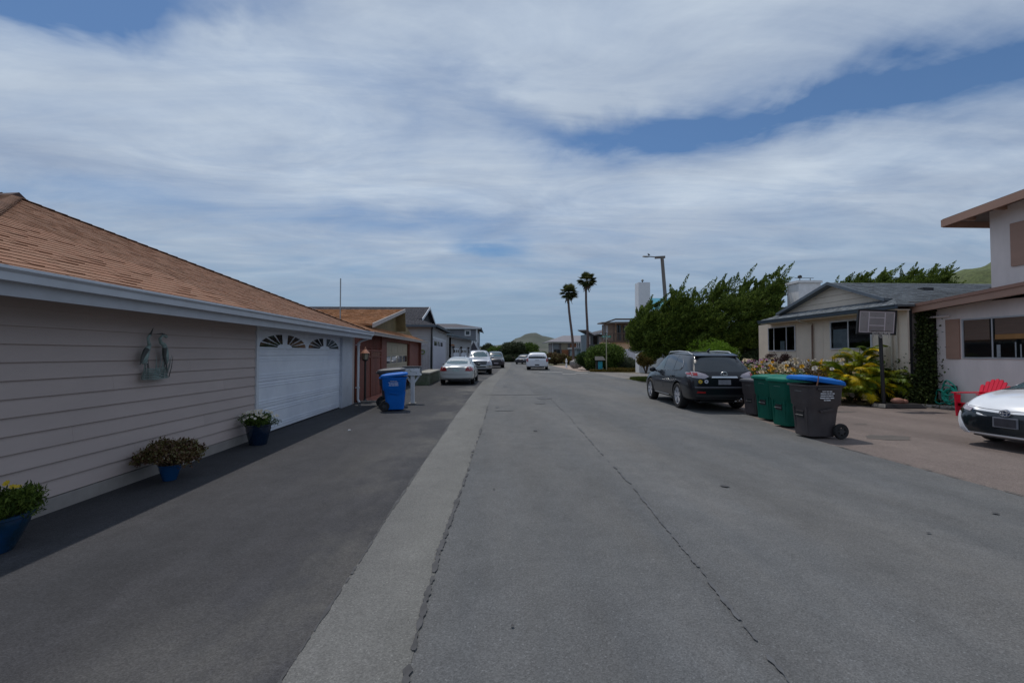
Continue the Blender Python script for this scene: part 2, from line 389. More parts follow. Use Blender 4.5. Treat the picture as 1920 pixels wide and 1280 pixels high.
def strip_mesh(name, e0, e1, a, b, z, m, jit=0):
    R_, L_ = band(e0, e1, a, b, jit); n = len(R_)
    me = bpy.data.meshes.new(name); me.from_pydata([(x, y, z) for x, y in L_ + R_], [], [(i, i + n, i + n + 1, i + 1) for i in range(n - 1)]); me.materials.append(m); me.update()
    o = link_mesh(name, me); o['kind'] = 'structure'; return o
def asphalt(name, col, col2, speck=.35, big=.10, rough=.85, dust=None, grit=.5, lanes=.09):
    m = bpy.data.materials.new(name); m.use_nodes = True; nt = m.node_tree; N = nt.nodes; Lk = nt.links; b = N['Principled BSDF']
    b.inputs['Roughness'].default_value = rough; b.inputs['Specular IOR Level'].default_value = .3
    tc = N.new('ShaderNodeTexCoord')
    def nz(s, d=5, r=.6, st=(1, 1, 1), rot=0):
        mp = N.new('ShaderNodeMapping'); mp.inputs['Scale'].default_value = st; mp.inputs['Rotation'].default_value = (0, 0, R(rot)); Lk.new(tc.outputs['Object'], mp.inputs[0])
        n = N.new('ShaderNodeTexNoise'); n.inputs['Scale'].default_value = s; n.inputs['Detail'].default_value = d; n.inputs['Roughness'].default_value = r; Lk.new(mp.outputs[0], n.inputs[0]); return n.outputs[0]
    def rg(x, a, b2, c, d):
        n = N.new('ShaderNodeMapRange'); Lk.new(x, n.inputs[0])
        for i, q in enumerate((a, b2, c, d)): n.inputs[i + 1].default_value = q
        return n.outputs[0]
    def mx(f, a, c, mode='MIX'):
        n = N.new('ShaderNodeMix'); n.data_type = 'RGBA'; n.blend_type = mode
        for i, v in ((0, f), (6, a), (7, c)):
            if isinstance(v, (float, int)): n.inputs[i].default_value = v
            elif isinstance(v, tuple): n.inputs[i].default_value = (*v, 1)
            else: Lk.new(v, n.inputs[i])
        return n.outputs[2]
    def mul(c, v):
        cb = N.new('ShaderNodeCombineColor'); [Lk.new(v, cb.inputs[i]) for i in range(3)]; return mx(1.0, c, cb.outputs[0], 'MULTIPLY')
    cur = mx(rg(nz(.35, 6, .65, (1.3, .25, 1)), .38, .64, 0, 1), col, col2)
    cur = mul(cur, rg(nz(.75, 3, .5, (1, .05, 1)), .35, .65, 1 - lanes, 1 + lanes))          # long wheel-worn lanes
    cur = mul(cur, rg(nz(1.7, 5, .7, (1, .6, 1), 20), .60, .66, 1, 1 - lanes * 1.1))            # old damp and oil blotches
    cur = mul(cur, rg(nz(3.1, 6, .75, (1, .8, 1), 50), .62, .70, 1, 1 + lanes * 1.6))          # dusty pale patches
    cur = mul(cur, rg(nz(.9, 7, .7, (1, .35, 1)), .3, .7, 1 - big, 1 + big))
    cur = mul(cur, rg(nz(2.6, 8, .75), .3, .7, 1 - big * .8, 1 + big * .8))
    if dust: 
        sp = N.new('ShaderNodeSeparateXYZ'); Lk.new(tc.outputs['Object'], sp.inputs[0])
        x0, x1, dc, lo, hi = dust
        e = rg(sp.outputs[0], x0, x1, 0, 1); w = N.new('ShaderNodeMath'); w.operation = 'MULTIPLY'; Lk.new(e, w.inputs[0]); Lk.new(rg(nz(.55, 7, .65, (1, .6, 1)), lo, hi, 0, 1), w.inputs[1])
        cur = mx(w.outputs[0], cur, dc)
    v = N.new('ShaderNodeTexVoronoi'); v.inputs['Scale'].default_value = 120; Lk.new(tc.outputs['Object'], v.inputs[0])
    cur = mul(cur, rg(v.outputs['Color'], .0, 1, 1 - speck, 1 + speck))
    cur = mul(cur, rg(nz(70, 3, .7), .3, .7, 1 - grit * .5, 1 + grit * .5))
    pale = rg(nz(55, 2, .5), .66, .72, 0, .55); cur = mx(pale, cur, tuple(min(1, c * 2.1) for c in col))
    Lk.new(cur, b.inputs['Base Color'])
    bp = N.new('ShaderNodeBump'); bp.inputs['Strength'].default_value = .55; bp.inputs['Distance'].default_value = .006; Lk.new(v.outputs['Distance'], bp.inputs['Height']); Lk.new(bp.outputs[0], b.inputs['Normal'])
    return m
M_ROAD = asphalt('road_asphalt', (.104, .108, .113), (.134, .131, .127), speck=.26, grit=.35, big=.15)
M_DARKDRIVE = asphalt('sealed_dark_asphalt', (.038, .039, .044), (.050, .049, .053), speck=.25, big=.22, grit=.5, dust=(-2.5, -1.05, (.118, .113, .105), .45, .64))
M_STRIP = asphalt('pale_gutter_asphalt', (.150, .149, .140), (.134, .133, .131), speck=.26, grit=.35, big=.14)
M_AGG = asphalt('beige_aggregate', (.145, .116, .106), (.178, .145, .130), speck=.35, big=.13, grit=.4)
M_FAR = asphalt('pale_paving', (.20, .185, .175), (.17, .16, .15))
M_SOIL = mat('soil', (.13, .10, .06), .95, var=.3, scale=1.5, col2=(.10, .12, .05), bump=.4)
M_TAR = mat('tar_seam', (.060, .060, .064), .8, var=.35, scale=9)
sheet('ground', [(-3000, -300), (4000, -300), (4000, 5000), (-3000, 5000)], 0.0, M_SOIL)
strip_mesh('road', SEAM, REDGE, -8, 95, .012, M_ROAD)
strip_mesh('gutter_strip', LEDGE, SEAM, -8, 95, .016, M_STRIP)
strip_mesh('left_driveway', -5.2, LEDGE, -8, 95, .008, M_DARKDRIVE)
sheet('right_driveway', [(5.5, -8), (14.2, -8), (14.2, 13.7), (12.2, 14.2), (9.2, 14.0), (8.5, 16.5), (8.0, 20.5), (5.5, 20.5)], .008, M_AGG)
sheet('side_street', [(8.4, 29.5), (30, 32), (30, 37), (12, 37.4), (8.4, 41.5)], .004, M_FAR)
sheet('far_pavement', [(7.8, 41.0), (9.0, 41.5), (9.6, 46), (12.5, 56), (16, 62), (8, 62)], .020, mat('pinkish_pavement', (.33, .26, .22), .9, speck=.15))
sheet('far_street', [(-12, 80), (30, 80), (30, 95), (-12, 95)], .020, M_ROAD)
def seam(name, pts, w, z, jit, gaps=.0, wob=.02):
    V = []; F = []; y = max(pts[0][1], .3); prev = None; s = w * 37
    while y < pts[-1][1]:
        st = .012 + y * .004; x = interp(pts, y) + noise.noise(Vector((y * .7, s, 0))) * wob + noise.noise(Vector((y * 9, s, 2))) * wob * .35
        ww = w * (.45 + jit * (noise.noise(Vector((y * 1.1, 7.7 + s, 1))) * .9 + noise.noise(Vector((y * 6, 3 + s, 1))) * .7 + noise.noise(Vector((y * 28, 3, s))) * .7) - gaps)
        if ww > w * .04:
            k = len(V); V += [(x - ww / 2 - random.uniform(0, .15) * ww, y, z), (x + ww / 2 + random.uniform(0, .2) * ww, y, z)]
            if prev: F.append((k - 2, k - 1, k + 1, k))
            prev = True
        else: prev = None
        y += st
    me = bpy.data.meshes.new(name); me.from_pydata(V, [], F); me.materials.append(M_TAR); o = link_mesh(name, me); o['kind'] = 'structure'; return o
seam('tar_seam', [(-1.03, 0), (-1.03, 5), (-.95, 12), (-.85, 15)], .03, .022, .9, -.05)
seam('tar_seam', [(-.43, 0), (-.42, 3.8), (-.25, 9), (-.14, 14)], .042, .023, 1.1, .14, .03)
M_SEAM2 = mat('faded_seam', (.088, .091, .098), .85, var=.3, scale=7)
s2 = seam('tar_seam', [(1.38, 0), (1.46, 2.2), (1.68, 5.2), (1.85, 9), (1.98, 12.3), (2.12, 17)], .036, .022, 1.0, .10, .04); s2.data.materials[0] = M_SEAM2
s3 = seam('tar_seam', [(6.0, 0), (6.0, 7.6), (6.1, 8.2)], .05, .024, .9, .1, .03); s3.data.materials[0] = mat('edge_seam', (.075, .072, .070), .9, var=.3, scale=8)
# tar blots and patches on the road
def blot(x, y, rx, ry, m=M_TAR, z=.025, name='tar_spot'):
    k = 18; pts = [(x + rx * math.cos(2 * math.pi * i / k) * random.uniform(.75, 1.15), y + ry * math.sin(2 * math.pi * i / k) * random.uniform(.75, 1.15)) for i in range(k)]
    return sheet(name, pts, z, m)
for x, y, rx, ry in ((2.82, 5.45, .05, .06), (.12, 2.72, .010, .014), (.02, 5.45, .014, .02), (5.05, 4.4, .03, .03), (3.9, 3.95, .02, .016), (.9, 9.5, .04, .08)):
    blot(x, y, rx, ry)
M_PATCH = mat('asphalt_patch', (.080, .082, .088), .85, var=.2, scale=4, speck=.2)
for x, y, rx, ry in ((.9, 17.9, 1.2, .12), (1.9, 16.5, .28, .5), (.35, 12.9, .28, .07), (.15, 13.8, .06, .3), (1.55, 14.8, .2, .3), (.62, 22.5, .10, .9)):
    blot(x, y, rx, ry, M_PATCH, .021, 'asphalt_patch')
M_STAIN = mat('oil_stain', (.095, .082, .074), .8, var=.3, scale=4)
for x, y, rx, ry in ((7.6, 8.5, .45, .28), (9.6, 12.3, .45, .16), (8.4, 10.1, .16, .05)): blot(x, y, rx, ry, M_STAIN, .013, 'driveway_stain')
# faded painted dashes far up the street
M_LINE = mat('faded_paint', (.42, .40, .38), .8, var=.3, scale=5)
for x, y, l in ((5.6, 36.5, 1.0), (6.9, 38.0, 1.0), (4.1, 40, 2.0)): sheet('painted_mark', [(x, y), (x + l, y - .4), (x + l, y - .9), (x, y - .5)], .022, M_LINE)
# hills
def hill(name, x0, x1, y0, y1, prof, nx, ny, m, amp=.06):
    V = []; F = []
    for j in range(ny + 1):
        t = j / ny; y = y0 + (y1 - y0) * t; env = math.sin(math.pi * min(1, .5 * t / .55)) if t < .55 else math.cos((t - .55) / .45 * math.pi / 2)
        for i in range(nx + 1):
            x = x0 + (x1 - x0) * i / nx; h = prof(x)
            V.append((x, y, -2 + h * max(0, env) * (1 + amp * 3 * noise.noise(Vector((x / (x1 - x0) * 9, y / (x1 - x0) * 9, 0))) + amp * noise.noise(Vector((x / (x1 - x0) * 40, y / (x1 - x0) * 40, 3))))))
    F = [(j * (nx + 1) + i, j * (nx + 1) + i + 1, (j + 1) * (nx + 1) + i + 1, (j + 1) * (nx + 1) + i) for j in range(ny) for i in range(nx)]
    me = bpy.data.meshes.new(name); me.from_pydata(V, [], F); me.materials.append(m)
    me.polygons.foreach_set('use_smooth', [True] * len(F)); o = link_mesh(name, me); o['kind'] = 'structure'; return o
def pl(pts):
    def f(x):
        if x <= pts[0][0]: return pts[0][1]
        for (a, b), (c, d) in zip(pts, pts[1:]):
            if x <= c: t = (x - a) / (c - a); return b + (d - b) * (t * t * (3 - 2 * t))
        return pts[-1][1]
    return f
M_HILL = mat('far_hill_scrub', (.085, .090, .075), .95, var=.3, scale=.012, col2=(.055, .068, .05), fac=(.42, .62))
M_GHILL = mat('green_hill_grass', (.075, .095, .032), .95, var=.25, scale=.06, col2=(.045, .065, .022), fac=(.50, .60), speck=.25, sscale=.8)
hill('hills', -700, 1200, 1150, 1800, pl([(-700, 30), (-200, 28), (-40, 27), (12, 31), (50, 37), (92, 56), (120, 70), (140, 71), (170, 59), (242, 46), (330, 50), (600, 60), (1200, 90)]), 110, 14, M_HILL)
hill('hills', -500, 900, 500, 800, pl([(-500, 9), (-60, 9), (-10, 10), (20, 12), (80, 11), (160, 9), (900, 12)]), 60, 8, mat('near_hill_scrub', (.075, .07, .06), .95, var=.35, scale=.03, col2=(.07, .08, .05)))
hill('hill', 200, 560, 150, 332, pl([(200, 0), (238, 22), (258, 42), (268, 49), (288, 56), (320, 68), (400, 90), (560, 110)]), 70, 40, M_GHILL, .035)

# ------------------------------------------------------------------ house builder pieces
def gutter_run(parent, x, y0, y1, z, s=1, m=M_GUTTER, h=.11, d=.11, name='gutter'):
    """K-profile gutter along y; s = outward direction along x; z = top"""
    pr = [(0, 0), (s * d, 0), (s * d, -.025), (s * d * .72, -.05), (s * d * .62, -h), (0, -h)]
    b = MB(); n = len(pr); b.add([(x + a, y0, z + c) for a, c in pr] + [(x + a, y1, z + c) for a, c in pr], [tuple(range(n)), tuple(range(2 * n - 1, n - 1, -1))] + [(i, (i + 1) % n, (i + 1) % n + n, i + n) for i in range(n)])
    return b.build(name, m, parent)
def window(parent, x, y0, y1, z0, z1, s, fm, fw=.05, mull=(), gm=None, depth=.10, proud=.02, blind=None, curtain=None, name='window'):
    """window in a wall at x facing s along x"""
    gm = gm or M_WINDK; b = MB(); xo = x + s * proud
    xi = x - s * .03
    b.box(xi, xo, y0, y1, z0, z0 + fw).box(xi, xo, y0, y1, z1 - fw, z1).box(xi, xo, y0, y0 + fw, z0 + fw, z1 - fw).box(xi, xo, y1 - fw, y1, z0 + fw, z1 - fw)
    w = b.build(name, fm, parent)
    e = [y0 + fw] + [q for mm in mull for q in (mm - fw * .4, mm + fw * .4)] + [y1 - fw]
    for mm in mull: B(xi, xo - s * .004, mm - fw * .4, mm + fw * .4, z0 + fw, z1 - fw).build('mullion', fm, w)
    for a, c in zip(e[::2], e[1::2]): B(x + s * .004, x + s * .010, a, c, z0 + fw, z1 - fw).build('pane', gm, w)
    B(x - s * .02, x - s * depth * 4, y0 - .3, y0 - .29, z0, z0 + .01) if False else None
    if blind:
        for (a, c, zz0, zz1, bm_) in blind: B(x - s * .012, x - s * .004, a, c, zz0, zz1).build('blind', bm_, w)
    return w
def vent_pipe(root, x, y, z, r=.05, h=.35, m=M_WHITE, name='vent_pipe'): MB().tube([(x, y, z - .2), (x, y, z + h)], r, 10).build(name, m, root)

# ================================================================== house 1: tan garage, left foreground
H1 = thing('garage_house', 'tan lap-sided house with brown shingle hip roof and white garage door in the left foreground', 'house', (-4.5, 6, 0))
XW = -4.5
B(-4.66, -4.535, 3.52, 8.86, 0, 2.30).build('wall', M_TAN, H1)
B(-12, -4.68, 15.02, 15.10, 0, 2.5).build('wall', M_TAN, H1)
B(-14.6, -14.5, 3.6, 15, 0, 2.3).build('wall', M_TAN, H1)
B(-14.5, -4.67, 3.52, 3.60, 0, 2.3).build('wall', M_TAN, H1)
B(-4.53, -4.487, 3.52, 8.86, 0.008, .155).build('base_board', mat('plinth_paint', (.30, .27, .25), .75, var=.12, scale=5), H1)
# lap planks, two lengths per course
EXP = .172; pk = {}
for r in range(13):
    z = .165 + r * EXP; cut = [3.52, 4.6 + (r * 1.37) % 3.6, 8.86]
    if r % 4 == 0: cut = [3.52, 8.86]
    for a, c in zip(cut, cut[1:]):
        vs = [(-4.53, a, 0), (-4.488, a, 0), (-4.512, a, EXP + .02), (-4.53, a, EXP + .02)]; vs += [(x, c - .002, zz) for x, y, zz in vs]
        b = MB().add([(x, y, zz + z) for x, y, zz in vs], [(0, 1, 2, 3), (7, 6, 5, 4), (0, 4, 5, 1), (1, 5, 6, 2), (2, 6, 7, 3), (3, 7, 4, 0)])
        b.build('plank', M_TAN, H1)
# garage door recess, frame, sections
DY0, DY1, DZ = 8.95, 13.80, 2.10
B(-4.56, -4.47, 8.86, 8.95, .01, 2.24).build('door_jamb', M_WHITE, H1)
B(-4.56, -4.47, 13.80, 14.78, .01, 2.24).build('door_jamb', mat('corner_post_paint', (.50, .52, .57), .5, var=.08, scale=3), H1)
B(-4.56, -4.475, 8.95, 13.80, 2.10, 2.24).build('door_head', M_WHITE, H1)
B(-4.66, -4.48, 14.79, 15.02, .01, 2.3).build('corner_wall', M_TAN, H1)
M_GDOOR = mat('garage_door_paint', (.74, .77, .83), .45, var=.04, scale=3, col2=(.68, .71, .78))
sec = .524
gd = B(-4.60, -4.575, DY0, DY1, .03, 2.10).build('garage_door', M_GDOOR, H1)
B(-4.60, -4.565, DY0, DY1, .012, .04).build('door_seal', M_BLACK, gd)
for k in range(4):
    z0 = .04 + k * sec * .985; z1 = z0 + sec * .985 - .008
    b = MB(); b.box(-4.575, -4.545, DY0 + .004, DY1 - .004, z0, z1)
    for zz in ((.07, .12, .40, .45) if k < 3 else (.07, .12)):     # raised ribs pressed in the steel
        b.box(-4.545, -4.535, DY0 + .004, DY1 - .004, z0 + zz, z0 + zz + .018)
    b.build('door_panel', M_GDOOR, gd)
zt = .04 + 3 * sec * .985
for k in range(4):
    a = DY0 + .12 + k * 1.19; c = a + 1.05; z0 = zt + .17; hh = .27; right = k % 2 == 0     # sunburst centre at the inner side
    cy = c - .03 if right else a + .03; sg = -1 if right else 1
    fr = MB().box(-4.545, -4.532, a - .03, c + .03, z0 - .05, z0 - .02).box(-4.545, -4.532, a - .03, c + .03, z0 + hh + .03, z0 + hh + .05)
    fr.build('window_surround', M_WHITE, gd)
    b = MB(); rx, rz = 1.0, hh
    for j in range(4):
        t0 = (j + (.10 if j else 0.0)) / 4 * math.pi / 2; t1 = (j + .88) / 4 * math.pi / 2
        pts = []
        for q in range(5): t = t0 + (t1 - t0) * q / 4; pts.append((rx * math.cos(t), rz * math.sin(t)))
        inn = [(.26 * math.cos(t) , .07 * math.sin(t) ) for t in (t1, t0)]
        P = [(-4.540, cy + sg * p[0], z0 + p[1]) for p in pts + inn]
        if sg > 0: pass
        else: P = P[::-1]
        b.slab(P, .008)
    b.build('window_pane', M_WINDK, gd)
# roof: eave overhang, hip to the far end
EX, EZ, YE, AP = -4.0, 2.33, 15.35, (-9.68, 9.54, 4.80)
sl_ = (AP[2] - EZ) / (EX - AP[0])
YN = 3.25
S1 = [(EX, YN, EZ), (EX, YE, EZ), AP]
MB().slab(S1, .05).build('roof', mat('roof_deck', (.12, .07, .045), .9), H1)
rf = [o for o in H1.children if o.name.startswith('roof')][0]
MB().slab([(EX, YE, EZ), (-17, YE, EZ), (-17, AP[1], AP[2]), AP], .05).build('roof', M_ORANGE, H1)
MB().slab([(-17, YN, EZ), (EX, YN, EZ), AP, (-17, AP[1], AP[2])], .05).build('roof', M_ORANGE, H1)
tabs([(EX + .03, YN, EZ - .014 + .004), (EX + .03, YE, EZ - .014 + .004), AP], M_ORANGE, H1, .14, (.10, .26), (.001, .003, .009), 300, Vector((-4, 4.6, 2.3)))
n = 42
for i in range(n):
    p = Vector((EX + .02, YE - .03, EZ)).lerp(Vector(AP), i / n); q = Vector((EX, YE, EZ)).lerp(Vector(AP), (i + 1.15) / n); up = Vector((0, 0, .03)); dv = (q - p)
    b = MB(); sx = Vector((.12, -.09, -.03)); sy = Vector((-.09, .12, -.03))
    b.add([p + sx * 1.0 + up, p + up * 1.3, p + sy + up, q + sx + up * .4, q + up, q + sy + up * .4, p + sx + up * .4, p + sy + up * .4], [(0, 1, 4, 3), (1, 2, 5, 4), (0, 6, 7, 2, 1), (0, 3, 6)])
    b.build('ridge_cap', mat('ridge_cap_shingle', (.20, .105, .065), .9, var=.15, tint=.2, speck=.2), H1)
for i in range(36):
    p = Vector((EX + .02, YN + .03, EZ)).lerp(Vector(AP), i / 36); q = Vector((EX, YN, EZ)).lerp(Vector(AP), (i + 1.15) / 36); up = Vector((0, 0, .03)); b = MB(); sx = Vector((.12, .09, -.03)); sy = Vector((-.09, -.12, -.03))
    b.add([p + sx + up, p + up * 1.4, p + sy + up, q + sx + up * .4, q + up, q + sy + up * .4], [(0, 1, 4, 3), (1, 2, 5, 4), (0, 2, 1)]); b.build('ridge_cap', MATS['ridge_cap_shingle'], H1)
b = MB()
for i in range(20):
    p = Vector((AP[0] + .12 - i * .33, AP[1], AP[2] + .03)); q = p + Vector((-.36, 0, 0)); b.add([p + Vector((0, .16, -.05)), p + Vector((0, 0, .05)), p - Vector((0, .16, .05)), q + Vector((0, .16, -.07)), q + Vector((0, 0, .03)), q - Vector((0, .16, .07))], [(0, 1, 4, 3), (1, 2, 5, 4), (0, 2, 1)])
b.build('ridge_vent', mat('dark_ridge_vent', (.10, .065, .06), .9, var=.2), H1)
gutter_run(H1, -4.01, 3.28, 15.32, 2.335, 1, M_GUTTER, .115, .115)
B(-4.045, -4.01, 3.28, 15.32, 2.10, 2.32).build('fascia_board', mat('fascia_paint', (.42, .43, .46), .55, var=.06), H1)
B(-4.50, -4.045, 3.28, 15.32, 2.236, 2.26).build('soffit', mat('soffit_paint', (.22, .20, .19), .8, var=.05), H1)
MB().tube([(-3.97, 15.22, 2.24), (-4.02, 15.22, 2.14), (-4.30, 15.14, 2.04), (-4.37, 15.14, 1.98)], .038, 8).tube([(-4.39, 15.14, 1.99), (-4.39, 15.14, .12), (-4.33, 15.1, .03)], .04, 8).build('downspout', M_WHITE, H1)
for zz in (.5, 1.9): B(-4.47, -4.34, 15.095, 15.185, zz, zz + .03).build('downspout_strap', M_GUTTER, H1)

# ================================================================== dutch-gable roofs
def dutch(root, s, xe, xg, xend, y0, ym, y1, ze, zg0, zr, m, tabm=None, course=.14, trim=None, gm=None, north=True, th=.12, ov=.35, w=(.16, .34)):
    """eave at x=xe facing s; gable face x=xg; ridge along x at ym, height zr; skirt from ze up to zg0"""
    k = (zr - ze) / (ym - y0); yg0 = y0 + (zg0 - ze) / k; yg1 = y1 - (zg0 - ze) / ((zr - ze) / (y1 - ym)) if north else y1
    xo = xg + s * ov
    S = [(xe, y0, ze), (xend, y0, ze), (xend, ym, zr), (xg, ym, zr), (xg, yg0, zg0)]
    if s > 0: S = S
    # counter-clockwise seen from above
    def up(P):
        P = [Vector(p) for p in P]; nn = sum((P[i].cross(P[(i + 1) % len(P)]) for i in range(len(P))), Vector())
        return P if nn.z > 0 else P[::-1]
    MB().slab(up(S), .06).build('roof', m, root)
    MB().slab(up([(xe, y0, ze), (xe, y1, ze), (xg, yg1, zg0), (xg, yg0, zg0)]), .06).build('roof', m, root)
    # projecting rake of the gable
    MB().slab(up([(xg, yg0, zg0 + .004), (xg, ym, zr + .004), (xo, ym, zr + .004), (xo, yg0, zg0 + .004)]), .06).build('roof', m, root)
    if north:
        MB().slab(up([(xe, y1, ze), (xend, y1, ze), (xend, ym, zr), (xg, ym, zr), (xg, yg1, zg0)]), .06).build('roof', m, root)
        MB().slab(up([(xg, yg1, zg0 + .004), (xg, ym, zr + .004), (xo, ym, zr + .004), (xo, yg1, zg0 + .004)]), .06).build('roof', m, root)
    if tabm:
        tabs([(xe, y0, ze), (xend, y0, ze), (xend, ym, zr), (xo, ym, zr), (xo, yg0, zg0 + .005), (xg, yg0, zg0)] if False else [(xe, y0, ze), (xend, y0, ze), (xend, ym, zr), (xg, ym, zr), (xg, yg0, zg0)], tabm, root, course, w)
        tabs([(xo, yg0, zg0 + .006), (xg, yg0, zg0 + .006), (xg, ym, zr + .006), (xo, ym, zr + .006)], tabm, root, course, w)
        tabs([(xe, y0, ze), (xe, y1, ze), (xg, yg1, zg0), (xg, yg0, zg0)], tabm, root, course, w)
    if gm: B_ = MB().slab([(xg, yg0, zg0 - .03), (xg, ym, zr - .04), (xg, yg1, zg0 - .03)], .05).build('gable_wall', gm, root)
    if trim:
        for a, c in (((yg0, zg0), (ym, zr)),) + ((((yg1, zg0), (ym, zr)),) if north else ()):
            MB().add([(xo + s * .02, a[0], a[1] - th + .02), (xo + s * .02, c[0], c[1] - th + .02), (xo + s * .02, c[0], c[1] + .035), (xo + s * .02, a[0], a[1] + .035),
                      (xo - s * .02, a[0], a[1] - th + .02), (xo - s * .02, c[0], c[1] - th + .02), (xo - s * .02, c[0], c[1] + .035), (xo - s * .02, a[0], a[1] + .035)],
                     [(0, 1, 2, 3), (7, 6, 5, 4), (0, 4, 5, 1), (1, 5, 6, 2), (2, 6, 7, 3), (3, 7, 4, 0)]).build('rake_board', trim, root)
# ------------------------------------------------------------------ house 2: redwood walls, orange shingles
H2 = thing('redwood_house', 'red-brown board house with orange cedar shingle roof and cream garage door beyond the tan garage', 'house', (-4.6, 20, 0))
M_PALETRIM = mat('pale_trim', (.42, .38, .36), .6)
dutch(H2, 1, -4.3, -5.3, -17, 16.1, 25.0, 30.2, 2.40, 2.80, 4.02, M_CEDAR, M_CEDAR, .16, M_PALETRIM, M_OLIVE, north=False, ov=.55, w=(.1, .24), th=.16)
MB().slab([(-4.75, 25.0, 4.02), (-4.75, 25.25, 2.85), (-17, 25.25, 2.85), (-17, 25.0, 4.02)], .05).build('roof', M_OLIVE, H2)
MB().slab([(-5.3, 25.2, 2.85), (-17, 25.2, 2.85), (-17, 30.2, 2.4), (-4.3, 30.2, 2.4)][::-1], .05).build('roof', M_CEDAR, H2)
gutter_run(H2, -4.31, 16.3, 30.2, 2.42, 1, M_PALETRIM, .13, .10)
B(-4.72, -4.66, 15.6, 20.1, 0, 2.4).build('wall', M_REDWOOD, H2)
B(-4.72, -4.60, 19.2, 20.1, .02, 2.38).build('pillar', M_REDWOOD, H2)
B(-4.72, -4.60, 25.6, 26.9, .02, 2.38).build('pillar', M_REDWOOD, H2)
B(-4.72, -4.62, 20.1, 25.6, 2.16, 2.38).build('door_head', M_REDWOOD, H2)
B(-17, -4.60, 29.6, 29.8, 0, 2.4).build('wall', M_REDWOOD, H2)
B(-4.80, -4.74, 26.9, 29.6, 0, 2.4).build('wall', M_REDWOOD, H2)
for i in range(24): B(-4.66, -4.645, 15.7 + i * .145, 15.7 + i * .145 + .02, 0.02, 2.38).build('batten', M_REDWOOD, H2)
B(-17, -4.72, 15.9, 16.0, 0, 2.3).build('wall', M_REDWOOD, H2)
g2 = B(-4.80, -4.76, 20.1, 25.6, .02, 2.16).build('garage_door', M_CREAM, H2)
for k in range(4):
    z0 = .03 + k * .53; b = MB().box(-4.76, -4.735, 20.12, 25.58, z0, z0 + .515); b.build('door_panel', M_CREAM, g2)
    for j in range(4):
        a = 20.3 + j * 1.34
        if k == 2: B(-4.735, -4.728, a, a + 1.1, z0 + .10, z0 + .42).build('window_pane', M_WINDK, g2)
        else: MB().box(-4.735, -4.727, a, a + 1.1, z0 + .08, z0 + .43).build('raised_panel', M_CREAM, g2)
# fence between houses
FN = thing('board_fence', 'redwood board fence with lattice top beside the lamp post', 'fence', (-4.5, 17, 0))
y = 15.42; i = 0
while y < 18.6:
    h = 1.46 + .02 * math.sin(i * 1.7); B(-4.52, -4.495, y, y + .135, .03, h).build('board', M_REDWOOD, FN); y += .145; i += 1
B(-4.53, -4.47, 15.42, 18.6, 1.47, 1.52).build('rail', M_REDWOOD, FN); B(-4.53, -4.47, 15.42, 18.6, 1.72, 1.77).build('rail', M_REDWOOD, FN)
for yy in (15.42, 17.0, 18.55): B(-4.57, -4.46, yy, yy + .09, 0, 1.82).build('post', M_REDWOOD, FN)
lt = mat('lattice_wood', (.36, .18, .13), .7, var=.2)
for i in range(22):
    a = 15.5 + i * .145; MB().bar((-4.50, a, 1.52), (-4.50, a + .19, 1.72), .012, .03).build('lattice_slat', lt, FN)
# brick path
BP = thing('brick_path', 'small red brick path with pale concrete edge at the foot of the redwood fence', 'path', (-4.2, 17, 0)); 
brm = mat('red_brick', (.30, .10, .065), .85, tint=.25, var=.15)
for r in range(14):
    for c in range(5): B(-4.44 + c * .11, -4.44 + c * .11 + .1, 15.6 + r * .225 + (c % 2) * .11, 15.6 + r * .225 + (c % 2) * .11 + .21, .012, .045).build('brick', brm, BP)
B(-3.88, -3.76, 15.5, 18.9, .01, .05).build('edging', M_CONC, BP); B(-4.45, -3.88, 15.42, 15.56, .01, .05).build('edging', M_CONC, BP)
# antenna mast on the orange roof
a = MB().tube([(-5.6, 17.0, 2.5), (-5.6, 17.0, 4.4)], .022, 8).tube([(-5.6, 17.0, 2.5), (-5.6, 17, 2.62)], .05, 8)
top_mesh(a, 'antenna_mast', mat('galvanised', (.30, .32, .33), .4, metal=.6), (-5.6, 17.0, 2.5), 'thin grey vertical antenna mast rising from the orange shingle roof', 'antenna')

# ------------------------------------------------------------------ house 3: grey-white, dark dutch gable roof
H3 = thing('grey_garage_house', 'pale grey lap-sided house with dark gable roof and black corner downspout behind the redwood house', 'house', (-4.4, 38, 0))
dutch(H3, 1, -3.95, -5.6, -22, 32.5, 38.6, 44.9, 3.66, 4.25, 5.55, M_DARKSH, M_DARKSH, .2, M_WHITE, M_DARKIN, ov=.35, th=.2)
gutter_run(H3, -3.96, 32.5, 44.9, 3.68, 1, M_BLUEGREY, .14, .12)
B(-22, -3.97, 32.42, 32.5, 3.52, 3.68).build('gutter', M_BLUEGREY, H3)
B(-4.55, -4.42, 33.0, 44.3, 0, 3.62).build('wall', M_GREYWALL, H3)
B(-22, -4.56, 33.0, 33.15, 0, 3.62).build('wall', M_GREYWALL, H3)
B(-22, -4.56, 44.2, 44.3, 0, 3.62).build('wall', M_GREYWALL, H3)
for r in range(18):
    z = .1 + r * .195; MB().add([(-12, 33.0, z), (-4.42, 33.0, z), (-4.42, 32.965, z), (-12, 32.965, z), (-12, 33.0, z + .195), (-4.42, 33.0, z + .195)], [(0, 1, 2, 3), (3, 2, 5, 4), (1, 5, 2), (0, 3, 4)]).build('plank', M_GREYWALL, H3)
B(-4.44, -4.40, 32.94, 33.10, 0, 3.6).build('corner_board', M_GREYWALL, H3)
MB().tube([(-4.30, 32.88, 3.58), (-4.34, 32.86, 3.3), (-4.34, 32.86, .1)], .06, 8).build('downspout', M_BLACK, H3)
